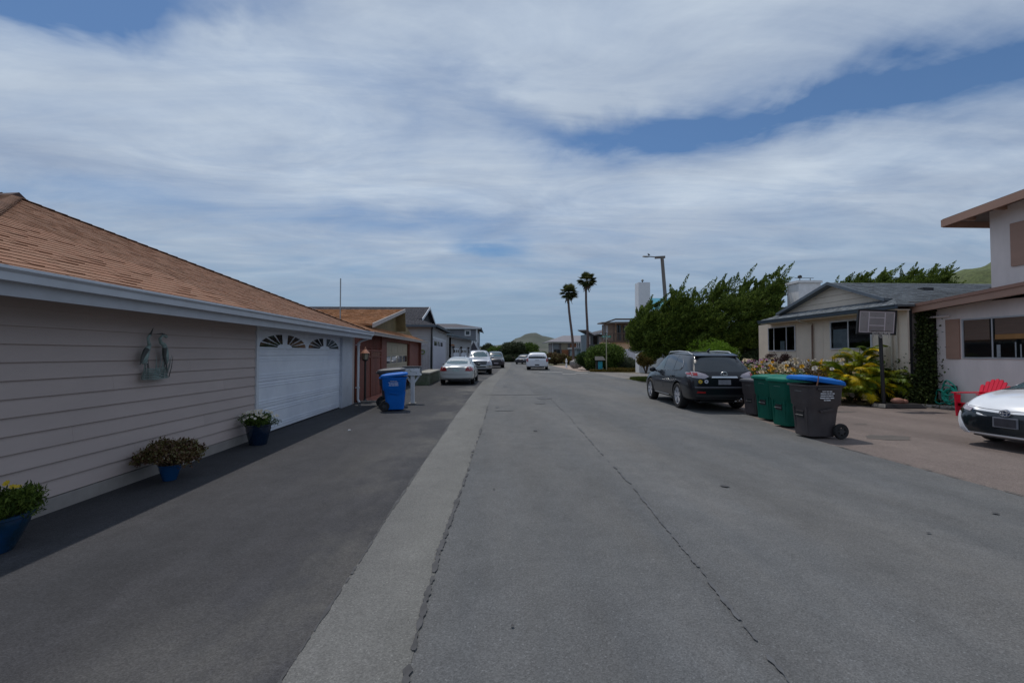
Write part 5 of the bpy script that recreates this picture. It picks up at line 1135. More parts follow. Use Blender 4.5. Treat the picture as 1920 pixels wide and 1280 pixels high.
c.decal('windscreen', 'z', 1, [(-.60, .48), (-.74, 1.28), (-.4, 1.33), (.4, 1.33), (.74, 1.28), (.60, .48)], M_BLUEGLASS, pitch=.12)
c.decal('cowl', 'z', 1, [(-.76, 1.28), (-.45, 1.335), (.45, 1.335), (.76, 1.28), (.78, 1.34), (.45, 1.41), (-.45, 1.41), (-.78, 1.34)], M_BLACK, off=.006, pitch=.12)
c.both('side_window', [(.98, .94), (.30, 1.32), (-1.3, 1.25), (-1.5, 1.05), (-.2, .95)], M_CARGLASS); c.mirrors(.42, .96, .86, M_PW, (.10, .07, .065))

# --- silver-white sedan (rear)
M_SIL = mat('silver_white_paint', (.50, .52, .52), .28, metal=.25, var=0, coat=.8)
SD = Car('silver_sedan', 'silver-white sedan seen from behind on the left driveway', (-1.80, 25.9, .012), R(-1.5), M_SIL,
    [(-2.40, .62, .34, .62, .86, .58, .92, .44), (-2.36, .80, .28, .66, .90, .72, .96, .52), (-2.2, .885, .24, .70, .95, .78, 1.02, .58), (-1.75, .905, .22, .74, .96, .80, 1.06, .60), (-1.45, .91, .21, .75, .96, .82, 1.17, .56), (-.85, .912, .20, .75, .95, .84, 1.43, .55), (-.1, .912, .20, .74, .93, .84, 1.46, .57), (.5, .91, .20, .72, .92, .83, 1.36, .55),
     (1.0, .905, .20, .71, .91, .81, 1.06, .60), (1.7, .89, .21, .68, .86, .76, .92, .56), (2.2, .83, .24, .60, .76, .66, .80, .48), (2.38, .62, .30, .50, .60, .50, .64, .36)],
    [(-.90, -1.38), (.90, -1.38), (-.90, 1.45), (.90, 1.45)], .33, .21, spokes=7)
c = SD
c.decal('rear_window', 'y', -1, [(-.70, 1.08), (-.56, 1.37), (.56, 1.37), (.70, 1.08), (0, 1.06)], M_BLUEGLASS, pitch=.15)
c.sym('tail_light', -1, [(.46, .73), (.52, .88), (.64, .97), (.82, .90), (.86, .80), (.84, .70)], M_RED, off=.008, pitch=.07)
for sg in (-1, 1): c.decal('tail_light', 'x', sg, [(-2.34, .74), (-2.08, .76), (-2.15, .88), (-2.3, .93)], M_RED, off=.008, pitch=.07)
c.decal('number_plate', 'y', -1, [(-.18, .70), (-.18, .84), (.18, .84), (.18, .70)], mat('pale_plate', (.42, .50, .50), .5, var=.2, scale=9), off=.008)
c.decal('bumper_gap', 'y', -1, [(-.84, .30), (-.84, .36), (.84, .36), (.84, .30)], M_BLACK, off=.008); c.line('bumper_strip', 'y', -1, [(-.84, .56), (0, .55), (.84, .56)], .010, M_CHROME, .004)
c.both('side_window', [(.95, .97), (.35, 1.32), (-.75, 1.34), (-1.45, 1.08), (-.9, .98)], M_CARGLASS); c.decal('windscreen', 'z', 1, [(-.6, .4), (-.7, 1.0), (.7, 1.0), (.6, .4)], M_CARGLASS); c.mirrors(.7, .98, .90, M_BLK, (.09, .05, .07))

# --- silver pickup (front)
M_SILT = mat('silver_truck_paint', (.46, .48, .54), .3, metal=.3, var=0, coat=.7)
PK = Car('silver_pickup', 'silver crew-cab pickup truck facing the camera behind the sedan', (-1.15, 38.3, .012), R(180 + 4), M_SILT,
    [(-2.85, .96, .50, .85, 1.20, .95, 1.22, .80), (-2.8, .99, .45, .85, 1.25, .97, 1.28, .80), (-1.1, 1.0, .42, .90, 1.25, .97, 1.28, .80), (-.95, 1.0, .42, .9, 1.26, .96, 1.75, .72), (-.6, 1.0, .42, .9, 1.26, .96, 1.90, .72), (.6, 1.0, .42, .9, 1.24, .96, 1.91, .72), (.9, 1.0, .42, .9, 1.23, .95, 1.80, .70), (1.35, 1.0, .42, .9, 1.22, .92, 1.36, .74), (1.7, 1.0, .42, .9, 1.18, .90, 1.27, .70), (2.5, .99, .42, .85, 1.10, .88, 1.20, .66), (2.72, .95, .40, .78, 1.02, .84, 1.10, .60), (2.82, .86, .44, .70, .90, .74, .98, .5)],
    [(-.97, -1.75), (.97, -1.75), (-.97, 1.85), (.97, 1.85)], .40, .27, cat='pickup truck', spokes=6)
c = PK
c.decal('windscreen', 'y', 1, [(-.80, 1.37), (-.66, 1.80), (.66, 1.80), (.80, 1.37), (0, 1.34)], M_BLUEGLASS, pitch=.18)
c.decal('grille', 'y', 1, [(-.50, .78), (-.56, 1.02), (.56, 1.02), (.50, .78)], mat('truck_grille', (.03, .035, .045), .4, metal=.3), off=.012); c.line('grille_bar', 'y', 1, [(-.52, .90), (.52, .90)], .018, M_CHROME, .014); c.line('grille_bar', 'y', 1, [(0, .79), (0, 1.01)], .018, M_CHROME, .014)
c.sym('headlight', 1, [(.60, .84), (.60, 1.0), (.90, 1.02), (.92, .86)], M_CLEARLENS, off=.010)
c.decal('front_bumper', 'y', 1, [(-.92, .52), (-.92, .72), (.92, .72), (.92, .52)], M_CHROME, off=.045); c.decal('bumper_intake', 'y', 1, [(-.45, .54), (-.45, .64), (.45, .64), (.45, .54)], M_BLACK, off=.05)
c.both('side_window', [(1.05, 1.30), (.72, 1.78), (-.65, 1.80), (-.75, 1.30)], M_CARGLASS); c.mirrors(.95, 1.33, 1.0, M_CHROME, (.13, .06, .15))

# --- dark car, white SUV, dark oncoming car
M_DKRED = mat('dark_maroon_paint', (.022, .014, .020), .28, var=0, coat=.8)
BX = [(-2.5, .80, .45, .85, 1.05, .70, 1.10, .6), (-2.44, .97, .36, .90, 1.12, .90, 1.2, .78), (-2.3, 1.0, .32, .92, 1.15, .95, 1.62, .78), (-2.1, 1.01, .3, .92, 1.15, .95, 1.84, .75), (-1, 1.01, .3, .92, 1.13, .95, 1.90, .77), (.3, 1.01, .3, .9, 1.11, .95, 1.88, .76), (.8, 1.01, .3, .9, 1.1, .94, 1.72, .74), (1.25, 1.0, .3, .9, 1.1, .92, 1.26, .76), (1.6, 1.0, .3, .88, 1.07, .9, 1.17, .72), (2.3, .97, .32, .82, 1.0, .85, 1.1, .64), (2.52, .85, .36, .74, .9, .7, .95, .5)]
DK = Car('dark_car', 'dark maroon SUV parked behind the silver pickup truck', (.35, 53.5, .012), R(180 + 2), M_DKRED, BX, [(-.96, -1.5), (.96, -1.5), (-.96, 1.5), (.96, 1.5)], .38, .25, spokes=5)
DK.decal('windscreen', 'y', 1, [(-.80, 1.27), (-.66, 1.74), (.66, 1.74), (.80, 1.27)], M_BLUEGLASS, pitch=.2); DK.sym('headlight', 1, [(.55, .82), (.55, .95), (.86, .98), (.88, .84)], M_CLEARLENS); DK.decal('number_plate', 'y', 1, [(-.25, .5), (-.25, .62), (.25, .62), (.25, .5)], M_CLEARLENS)
DK.both('side_window', [(1.0, 1.18), (.6, 1.7), (-2.0, 1.72), (-2.2, 1.25)], M_CARGLASS)
M_WV = mat('white_suv_paint', (.72, .73, .78), .28, var=0, coat=.8)
TH = Car('white_suv', 'large white SUV driving away at the end of the street', (4.72, 47.2, .012), R(-7), M_WV, BX, [(-.97, -1.5), (.97, -1.5), (-.97, 1.5), (.97, 1.5)], .39, .27, spokes=6)
c = TH
c.decal('rear_window', 'y', -1, [(-.80, 1.22), (-.70, 1.62), (.70, 1.62), (.80, 1.22)], M_CARGLASS, pitch=.2); c.sym('tail_light', -1, [(.80, .88), (.80, 1.28), (.92, 1.24), (.96, .88)], M_RED, off=.012); c.decal('number_plate', 'y', -1, [(-.20, .50), (-.20, .62), (.20, .62), (.20, .50)], M_BLACK, off=.012)
c.decal('badge', 'y', -1, [(-.18, 1.02), (-.18, 1.08), (.18, 1.08), (.18, 1.02)], mat('badge_gold', (.22, .22, .26), .4), off=.012); c.both('side_window', [(1.0, 1.18), (.6, 1.7), (-2.0, 1.72), (-2.2, 1.25)], M_CARGLASS); c.mirrors(.9, 1.2, 1.0, M_WV)
for sg in (-1, 1): c.P(MB().tube([(sg * .8, .3, 1.92), (sg * .8, -1.9, 1.90)], .03, 6), 'roof_rail', M_BLK)
TH.t.scale = (1.10, 1, .93)
OC = Car('grey_oncoming_car', 'dark grey car half hidden behind the white SUV', (5.1, 72, .012), R(160), mat('grey_car_paint', (.05, .05, .06), .3, coat=.6), [tuple(q_ if i_ in (0,) else q_ * (.95 if i_ in (1, 5, 7) else .80) for i_, q_ in enumerate(r_)) for r_ in BX], [(-.92, -1.5), (.92, -1.5), (-.92, 1.5), (.92, 1.5)], .33, .22)
OC.sym('headlight', 1, [(.5, .66), (.5, .78), (.8, .8), (.82, .68)], M_WHITE); OC.decal('windscreen', 'y', 1, [(-.74, 1.02), (-.6, 1.38), (.6, 1.38), (.74, 1.02)], M_CARGLASS, pitch=.2)

# ================================================================== basketball hoop
HP = thing('basketball_hoop', 'portable basketball hoop with black pole and scuffed clear backboard by the flower garden', 'basketball hoop', (12.0, 13.3, 0))
M_ACR = mat('grey_backboard', (.28, .255, .25), .3, var=.12, scale=2); M_LINEW = mat('board_line_white', (.60, .52, .54), .6, var=.06)
b = MB(); k = 12
b.add([(11.55, 12.95, .02), (12.75, 12.85, .02), (12.95, 13.25, .02), (12.7, 13.7, .02), (11.75, 13.75, .02), (11.45, 13.35, .02), (11.62, 13.02, .13), (12.68, 12.95, .13), (12.82, 13.25, .13), (12.62, 13.6, .13), (11.82, 13.65, .13), (11.55, 13.35, .13)], [tuple(range(5, -1, -1)), tuple(range(6, 12))] + [(i, (i + 1) % 6, (i + 1) % 6 + 6, i + 6) for i in range(6)])
b.build('base', mat('base_black_plastic', (.022, .02, .022), .5, var=.2), HP, bevel=.02)
MB().tube([(11.78, 13.25, .10), (11.68, 13.22, 2.35)], .05, 10).build('pole', M_BLACK, HP)
MB().bar((11.9, 13.4, .12), (11.74, 13.25, .9), .03).build('strut', M_BLACK, HP)
# backboard tilted a little, facing left and towards the camera
bc = Vector((11.40, 13.02, 2.56)); n_ = Vector((-.04, -1.0, -.06)).normalized(); u_ = n_.cross(Vector((0, 0, 1))).normalized() * -1; u_ = Vector((abs(u_.x), u_.y * (1 if u_.x > 0 else -1), u_.z)); v_ = u_.cross(n_) * -1
if v_.z < 0: v_ = -v_
ang = R(-2); u2 = u_ * math.cos(ang) + v_ * math.sin(ang); v2 = v_ * math.cos(ang) - u_ * math.sin(ang); u_, v_ = u2, v2
M3 = Matrix((u_, v_, n_)).transposed()
def bb(cx, cy, hx, hy, off, th_, nm, m): return MB().obox(bc + u_ * cx + v_ * cy + n_ * off, (hx, hy, th_), M3).build(nm, m, HP)
bb(0, 0, .565, .355, 0, .012, 'backboard', M_ACR)
for cx, cy, hx, hy in ((0, .345, .58, .022), (0, -.345, .58, .022), (-.56, 0, .022, .36), (.56, 0, .022, .36)): bb(cx, cy, hx, hy, .004, .028, 'frame', M_BLACK)
for cx, cy, hx, hy in ((0, .30, .52, .010), (0, -.30, .52, .010), (-.51, 0, .010, .30), (.51, 0, .010, .30), (-.24, .0, .014, .30), (.24, .0, .014, .30), (0, .13, .24, .012), (0, -.10, .24, .012)): bb(cx, cy, hx, hy, .016, .003, 'painted_line', M_LINEW)
for sx in (-1, 1): MB().bar(bc + u_ * sx * .19 - v_ * .10 - n_ * .02, bc - v_ * .30 - n_ * .05, .02).build('bracket', M_BLACK, HP)
for sx in (-1, 1): MB().bar(bc + u_ * sx * .10 + v_ * .05 - n_ * .02, Vector((11.69, 13.22, 2.3)), .03).build('bracket', M_BLACK, HP)
rc = bc - v_ * .27 + n_ * .24 - u_ * .04; rim = [rc + u_ * .225 * math.cos(2 * math.pi * i / 24) + n_ * .225 * math.sin(2 * math.pi * i / 24) for i in range(25)]
MB().tube(rim, .010, 6, cap=False).build('rim', mat('rim_metal', (.05, .03, .03), .5), HP)
b = MB()
for i in range(12):
    a0 = 2 * math.pi * i / 12
    for sgn in (-1, 1):
        pts = []
        for j in range(5): a = a0 + sgn * j * math.pi / 12; rr = .22 - .018 * j; pts.append(rc + u_ * rr * math.cos(a) + n_ * rr * math.sin(a) + Vector((0, 0, -.065 * j if j < 4 else -.22)))
        b.tube(pts[:3 if i % 3 else 4], .006, 4)
b.build('net', mat('net_cord', (.45, .42, .40), .8), HP)
SB = MB(); SB.ball((12.18, 13.22, .20), (.19, .14, .10), 14, 8).ball((12.36, 13.18, .185), (.10, .09, .075), 12, 7)
top_mesh(SB, 'sandbag', mat('terracotta_bag', (.30, .14, .10), .8, var=.15, scale=6, bump=.3), (12.2, 13.2, .13), 'terracotta coloured weight bag lying on the black hoop base', 'weight')

# ================================================================== red chair
RC = thing('adirondack_chair', 'bright red Adirondack chair in front of the stucco wall', 'chair', (12.45, 11.3, .0), 0)
M_RCH = mat('red_chair_plastic', (.68, .012, .045), .4, var=.06)
def ch(mb, nm): return mb.build(nm, M_RCH, RC)
# faces -x; seat from x=12.05 (front) to 12.55; back leans to +x
for sy in (-1, 1):
    yy = 11.3 + sy * .30
    ch(MB().slab([(12.02, yy - .012, .0), (12.12, yy - .012, .0), (12.14, yy - .012, .56), (11.98, yy - .012, .60)], .03), 'leg'); ch(MB().slab([(12.06, yy - .012, .36), (12.06, yy - .012, .28), (12.75, yy - .012, .0), (12.85, yy - .012, .0), (12.62, yy - .012, .18)], .03), 'leg')
    ch(MB().box(11.96, 12.72, yy - .06, yy + .06, .60, .625), 'armrest')
for i in range(6): x0 = 12.05 + i * .085; ch(MB().add([(x0, 11.02, .37 - i * .02), (x0 + .078, 11.02, .352 - i * .02), (x0 + .078, 11.58, .352 - i * .02), (x0, 11.58, .37 - i * .02), (x0, 11.02, .345 - i * .02), (x0 + .078, 11.02, .327 - i * .02), (x0 + .078, 11.58, .327 - i * .02), (x0, 11.58, .345 - i * .02)], [(0, 1, 2, 3), (7, 6, 5, 4), (0, 4, 5, 1), (1, 5, 6, 2), (2, 6, 7, 3), (3, 7, 4, 0)]), 'seat_slat')
for i in range(7):
    t_ = (i - 3); y0 = 11.3 + t_ * .078; y1 = 11.3 + t_ * .100; hh = .98 - .018 * t_ * t_
    def bp_(z): return 12.52 + (z - .25) * .42
    ch(MB().slab([(bp_(.2), y0 - .034, .2), (bp_(hh - .03), y1 - .044, hh - .03), (bp_(hh), y1 - .025, hh), (bp_(hh), y1 + .025, hh), (bp_(hh - .03), y1 + .044, hh - .03), (bp_(.2), y0 + .034, .2)], .022), 'back_slat')
ch(MB().box(12.66, 12.70, 11.0, 11.6, .56, .64), 'back_rail')
RC.location.y -= .22; RC.location.x += .05
# hose coil
HO = MB(); random.seed(3)
for k in range(9):
    cy, cz, rr = random.choice([(13.12, .60, .22), (13.16, .62, .20), (13.36, .30, .19), (13.04, .34, .20), (13.18, .42, .22)]); cy += random.uniform(-.04, .04); cz += random.uniform(-.03, .03); ph = random.uniform(0, 6)
    pts = [(13.72 + .05 * math.sin(a * 2 + ph) - .02 * k / 3, cy + rr * math.cos(a + ph) * 1.0, cz + rr * math.sin(a + ph) * 1.1) for a in [i * 6.283 / 20 for i in range(21)]]
    HO.tube(pts, .019, 6, cap=False)
HOo = thing('garden_hose', 'tangled teal garden hose coiled against the stucco wall', 'hose', (13.7, 13.15, .1)); HO.build('hose', mat('teal_hose', (.03, .42, .30), .45), HOo); B(13.82, 13.90, 13.05, 13.2, .5, .66).build('hanger', M_BLACK, HOo)

# ================================================================== light pole with bird
PO = thing('street_light', 'leaning wooden street light pole with a long arm above the cypress tree', 'street light', (15.9, 40, 0))
MB().tube([(15.85, 40, 0), (15.55, 40, 5.5), (15.20, 40, 10.35)], [.22, .17, .15], 10).build('pole', mat('weathered_pole', (.19, .165, .15), .9, var=.2, scale=3, stretch=(3, 3, .3)), PO)
MB().bar((15.45, 39.95, 10.28), (14.55, 39.95, 10.22), .18, .20).build('arm', MATS['weathered_pole'], PO)
MB().tube([(14.6, 39.95, 10.27), (13.9, 39.95, 10.33), (13.45, 39.95, 10.36)], [.05, .05, .03], 8).build('arm', mat('lamp_arm_grey', (.25, .25, .25), .5), PO)
MB().ball((13.75, 39.95, 10.30), (.38, .13, .07), 12, 6).build('lamp_head', MATS['lamp_arm_grey'], PO)
bd = MB().ball((14.0, 39.95, 10.47), (.11, .06, .07), 10, 6).ball((13.93, 39.95, 10.56), .045, 8, 5).tube([(13.9, 39.95, 10.56), (13.84, 39.95, 10.55)], [.015, .003], 5)
top_mesh(bd, 'bird', M_BLACK, (14.0, 39.95, 10.4), 'small dark bird perched on the street light arm', 'bird')
# street name sign
SS = thing('street_sign', 'thin pole with green street name blades in front of the large bush', 'street sign', (10.17, 40.2, 0))
MB().tube([(10.17, 40.2, 0), (10.17, 40.2, 3.2)], .045, 8).build('pole', mat('sign_pole', (.38, .35, .24), .6), SS)
M_SGN = mat('sign_green', (.01, .22, .15), .5)
for a_, z_ in ((R(8), 3.15), (R(70), 3.36)):
    bl = MB().obox((10.17 + .0, 40.2, z_), (.42, .012, .09), Euler((0, 0, a_)).to_matrix()).build('sign_blade', M_SGN, SS)
    st = random.Random(2); b = MB()
    for i in range(9): b.obox((10.17 + math.cos(a_) * (-.32 + i * .075) + math.sin(a_) * .016, 40.2 + math.sin(a_) * (-.32 + i * .075) - math.cos(a_) * .016, z_), (.022, .003, .045 * st.uniform(.6, 1)), Euler((0, 0, a_)).to_matrix())
    b.build('printed_text', M_WHITE, bl)['kind'] = 'stuff'
# teal letter box by the hedge
TB = thing('teal_mailbox', 'teal post box with a dark roof in front of the large bush', 'mailbox', (9.75, 40.9, 0))
B(9.55, 9.95, 40.8, 41.1, 0.1, 1.0).build('post', mat('teal_paint', (.03, .33, .42), .5), TB); MB().slab([(9.25, 40.6, 1.05), (10.2, 40.6, 1.05), (10.1, 41.2, 1.38), (9.35, 41.2, 1.38)], .1).build('roof', M_BLACK, TB); B(9.4, 9.55, 40.8, 41.1, .1, 1.02).build('side_panel', M_BLACK, TB)
top_mesh(MB().tube([(8.5, 52.0, 0), (8.5, 52, .55)], [.13, .08], 8).ball((8.5, 52, .75), (.13, .1, .18), 8, 6).ball((8.5, 52, 1.0), .08, 8, 6), 'garden_statue', M_WSTUC, (8.5, 52, 0), 'small pale garden statue beside the far driveway', 'statue')
rk_ = MB().ball((8.9, 48.0, .55), (.7, .5, .5), 12, 8); rk_.v = [(x + .12 * noise.noise(Vector((x * 2, y * 2, z * 3))), y, z + .15 * noise.noise(Vector((x * 3, y, z * 2 + 5)))) for x, y, z in rk_.v]
top_mesh(rk_, 'boulder', mat('grey_boulder', (.26, .24, .23), .9, var=.3, scale=3), (8.9, 48, 0), 'pale grey boulder at the edge of the large green bush', 'boulder')
# ================================================================== vegetation
# --- wind-swept cypress
def cypress(name, label, loc, top, bot, x0, x1, yc, D, n, trunks, lean=(.55, 0, .85), seed=1, tl=(.9, 1.5), per=250, m=None, tips=17):
    """crown built of flame-shaped sprays that all lean down-wind, the topmost standing clear of the crown"""
    r = np.random.default_rng(seed); rr = random.Random(seed); t = thing(name, label, 'tree', loc)
    C = []; Dr = []; NRM = []; base = []; W = (x1 - x0) / 2
    def cone(p, d, L, rad, k):
        """pointed flame of overlapping scale leaves lying on its surface"""
        s_ = 1 - np.sqrt(r.uniform(0, 1, k)) ; s_ = np.where(r.uniform(0, 1, k) < .35, r.uniform(0, 1, k), s_); dd = np.array(d); a = r.normal(size=(k, 3)); a -= (a @ dd)[:, None] * dd; a /= np.linalg.norm(a, axis=1)[:, None]
        rd = rad * (1 - s_) * np.minimum(.55 + s_ * 3.5, 1) * r.uniform(.82, 1.08, k) + .012; hook = np.array([.26, 0, .05]) * (s_ ** 2)[:, None] * L
        C.append(np.array(p) + dd * s_[:, None] * L + a * rd[:, None] + hook); Dr.append(dd * 1.6 + a * .55); NRM.append(a * 1.0 + dd * .25)
    def spray(p, d, L, rad, k):
        base.append(Vector(p)); p = Vector(p); cone(p, d, L, rad, k); a1 = d.cross(Vector((0, 1, .1))).normalized(); a2 = d.cross(a1); ph = rr.uniform(0, 6)
        for i in range(5):
            q = .08 + .13 * i; ang = ph + i * 2.4; o_ = a1 * math.cos(ang) + a2 * math.sin(ang)
            cone(p + d * L * q + o_ * rad * (1 - q) * .5, (d + o_ * .75).normalized(), L * rr.uniform(.30, .44) * (1 - .4 * q), rad * .48 * (1 - .4 * q), int(k * .30))
    def shape(x): return math.sqrt(max(.03, 1 - abs((x - (x0 + x1) / 2) / W) ** 4))
    for i in range(n):
        x = rr.uniform(x0, x1); zt, zb = top(x), bot(x)
        if zt - zb < .25: continue
        v = rr.random() ** .9; z = zb + (zt - zb) * v * .84; w = D * shape(x) * math.sqrt(max(.05, 1 - (2 * v - 1) ** 4))
        sd = -1 if rr.random() < .72 else 1; y = yc + w * sd * rr.uniform(.55, 1.0)
        d = Vector((lean[0] * (.4 + v * .7) + rr.gauss(0, .28), sd * .35 + rr.gauss(0, .2), lean[2] * (.35 + .75 * v) + rr.gauss(0, .22))).normalized(); L = rr.uniform(*tl) * (.6 + .4 * v)
        spray(Vector((x, y, z)) - d * L * .5, d, L, rr.uniform(.24, .38), per)
    for i in range(tips):
        x = x0 + (x1 - x0) * (i + rr.uniform(.1, .9)) / tips; zt = top(x); d = Vector((lean[0] * rr.uniform(.1, 1.2), rr.gauss(0, .12), lean[2])).normalized(); L = rr.uniform(1.0, 1.5) if i % 2 else rr.uniform(1.9, 2.8)
        spray(Vector((x, yc + rr.uniform(-.7, .5) * D, zt)) - d * L * .50, d, L, .12 + L * .115, int(per * 3.2))
    C = np.concatenate(C); Dr = np.concatenate(Dr)
    leaves('foliage', C, m or M_DKGREEN, t, .10, .50, D=Dr, spread=.16, fold=.06, NR=np.concatenate(NRM))
    b = MB()
    for tx in trunks:
        bx = Vector(tx[0]); e = Vector(tx[1]); mid = (bx + e) / 2 + Vector((rr.uniform(-.3, .3), 0, .2)); b.tube([bx, mid, e], [.20, .15, .08], 8)
        for _ in range(12):
            w_ = e + Vector((rr.uniform(-3, 3), rr.uniform(-1.5, 1.5), rr.uniform(-1.5, 2))); q = min(base, key=lambda s_: (s_ - w_).length); b.tube([mid.lerp(e, rr.uniform(0, 1)), (e + q) / 2 + Vector((0, 0, -.2)), q], [.07, .05, .02], 5)
    b.build('trunk', M_BARK, t); return t
top1 = pl([(8.2, 3.4), (8.5, 3.9), (8.9, 4.0), (9.7, 4.3), (10.3, 4.5), (10.9, 5.5), (11.3, 4.6), (12.0, 4.8), (12.8, 4.9), (13.5, 5.5), (14.6, 5.6), (15.6, 5.7), (16.6, 5.85), (17.3, 5.9)])
bot1 = pl([(8.2, 2.9), (8.7, 2.0), (9.3, 1.6), (12.0, 1.75), (15.5, 1.6), (16.2, 2.4), (16.6, 3.8), (17.1, 5.2), (17.6, 6.2)])
cypress('cypress_tree', 'large wind-swept dark green cypress tree behind the black SUV', (12.8, 27, 0), top1, bot1, 8.3, 17.2, 27.0, 2.2, 430, [((12.4, 27, 0), (11.5, 27, 3.2)), ((13.2, 27.2, 0), (15, 27, 3.8)), ((14.4, 26.8, 0), (14.2, 27, 3))], seed=4)
top2 = pl([(23.6, 6.3), (25.4, 6.6), (27.5, 6.7), (29.6, 6.8), (31.4, 7.0)]); bot2 = pl([(23.8, 6.2), (25, 5.0), (31, 5.0), (32, 6.4)])
cypress('cypress_tree', 'spiky wind-swept cypress crown showing above the grey gable roof', (28, 30, 0), top2, bot2, 23.9, 31.2, 30.0, 1.6, 150, [((28, 30, 0), (27.5, 30, 5.2)), ((28, 30, 2), (30, 30, 5.6))], seed=9, lean=(.75, 0, .6), tips=16)
# --- palms
def palm(label, base, topp, seed):
    rr = random.Random(seed); t = thing('palm_tree', label, 'palm tree', base, 0, 'tall palms'); a, c = Vector(base), Vector(topp)
    b = MB(); pts = [a.lerp(c, i / 8) + Vector((.12 * math.sin(i * .7), 0, 0)) * (i > 0 and i < 8) for i in range(9)]; b.tube(pts, [.24] + [.18 - .006 * i for i in range(8)], 10); b.build('trunk', mat('palm_trunk', (.13, .095, .085), .9, var=.2, scale=2, stretch=(1, 1, 4)), t)
    V = []; F = []; T = []
    for i in range(90):
        az = rr.uniform(0, 6.283); el = rr.uniform(-1.2, 1.35); L = rr.uniform(.7, 1.0) if el < -.5 else rr.uniform(.95, 1.3)
        d = Vector((math.cos(az) * math.cos(el), math.sin(az) * math.cos(el), math.sin(el))); s = d.cross(Vector((0, 0, 1))).normalized(); n_ = s.cross(d)
        hub = c + d * L * .5; tn = rr.random()
        k = len(V); V += [c - s * .015, c + s * .015, hub + s * .015, hub - s * .015]; F.append((k, k + 1, k + 2)); F.append((k, k + 2, k + 3)); T += [tn, tn]
        for j in range(11):
            an = (j - 5) / 5 * 1.25; dd = (d * math.cos(an) + s * math.sin(an)).normalized(); ss = dd.cross(n_).normalized() * .06; l = L * .72 * (1 - .18 * abs(j - 5) / 5)
            k = len(V); V += [hub, hub + dd * l * .55 + ss, hub + dd * l - Vector((0, 0, .12 * l)), hub + dd * l * .55 - ss]; F += [(k, k + 1, k + 2), (k, k + 2, k + 3)]; T += [tn, tn]
    live = np.array(T)
    np_mesh('fronds', np.array(V), np.array(F), mat('palm_frond', (.055, .085, .025), .7, var=0, tint=.5, trans=.2, vcol=(.13, .13, .05)), t, T, None, Vector(base))
    V = []; F = []
    for i in range(24):
        az = rr.uniform(0, 6.283); e = c + Vector((math.cos(az) * .5, math.sin(az) * .5, -rr.uniform(.9, 1.6))); s = Vector((-math.sin(az), math.cos(az), 0)) * .10
        k = len(V); V += [c + Vector((0, 0, -.1)), e + s, e - s]; F.append((k, k + 1, k + 2))
    np_mesh('dead_fronds', np.array(V), np.array(F), mat('dead_frond', (.10, .07, .045), .9), t, None, None, Vector(base)); return t
palm('shorter palm of the pair, leaning slightly to the left', (10.75, 60, 0), (10.15, 60, 9.75), 1)
palm('taller upright palm of the pair, its trunk behind the butterfly-roofed house edge', (12.55, 60, 0), (12.6, 60, 11.35), 2)
# --- bushes
bush('round_bush', 'bright green clipped bush behind the black SUV', 'bush', (9.62, 19.4, 0), (1.12, 1.1, 1.05), M_BRIGHTG, 95, 420, .07, cz=1.15, aspect=.4)
bush('round_shrub', 'small round brownish green shrub in front of the white garage', 'shrub', (12.65, 37, 0), (.85, .8, .58), M_OLIVEG, 60, 240, .10, cz=1.2)
bush('large_bush', 'large rounded green bush behind the street sign', 'bush', (10.9, 43.2, 0), (2.2, 1.9, 1.38), M_MIDG, 130, 300, .14, cz=1.30)
bush('hedge_bush', 'darker green bush on the left side of the large bush', 'bush', (9.35, 44.5, 0), (1.1, 1.5, .95), mat('dark_leaf', (.035, .065, .018), .8, var=0, tint=.4, trans=.15), 70, 240, .13, cz=.85)
bush('grey_green_shrub', 'grey-green shrub on the right side of the large bush', 'shrub', (12.9, 42.4, 0), (1.3, 1.2, .62), mat('sage_leaf', (.10, .12, .075), .8, var=0, tint=.3, trans=.15), 60, 200, .11, cz=.62)
bush('red_hedge', 'hedge with reddish new growth beyond the white SUV', 'hedge', (9.2, 66, 0), (2.3, 1.3, .85), mat('red_leaf', (.17, .06, .025), .8, var=0, tint=.45, vcol=(.10, .11, .03)), 90, 170, .16, cz=.95)
bush('green_hedge', 'low green hedge between the red hedge and the blue house', 'hedge', (11.2, 62, 0), (1.5, 1.2, .7), M_OLIVEG, 60, 170, .15, cz=.7)
bush('brown_tree', 'bare brownish tree top between the cypress and the grey roof', 'tree', (19.3, 29, 0), (1.0, 1.0, .75), mat('brown_leaf', (.15, .10, .065), .9, var=0, tint=.3), 40, 120, .10, cz=4.2)
FG = 'trees at the end of the street'
for i, (lab, x, y, rx, rz_, m_) in enumerate((('dark rounded tree in front of the central hill, leftmost of the street-end trees', 1.0, 92, 2.3, 1.5, M_MIDG), ('tallest dark tree at the end of the street under the hill peak', 4.0, 91, 2.9, 2.05, mat('dark_olive_leaf', (.040, .055, .016), .8, var=0, tint=.45)), ('lighter green tree right behind the white SUV roof', 7.2, 94, 2.6, 1.9, M_MIDG), ('small dark tree at the left of the far trees behind the parked cars', -.9, 100, 1.6, 1.9, MATS['dark_olive_leaf'] if 'dark_olive_leaf' in MATS else M_MIDG), ('low dark tree beside the grey bungalow', 9.3, 90, 1.6, 1.0, M_DKGREEN))):
    bush('street_end_tree', lab, 'tree', (x, y, 0), (rx, 2, rz_), m_, 110, 200, .24, FG, cz=rz_ + .15)
bush('low_hedge', 'dark low hedge under the trees at the end of the street', 'hedge', (3.5, 88.5, 0), (5.2, 1, .75), MATS['dark_olive_leaf'], 160, 120, .2, cz=.7)
bush('understory_bush', 'dark bush in the shade under the cypress tree', 'bush', (15.2, 25.4, 0), (1.6, 1.0, 1.0), mat('shade_leaf', (.035, .055, .02), .85, var=0, tint=.4), 70, 180, .12, cz=1.1)
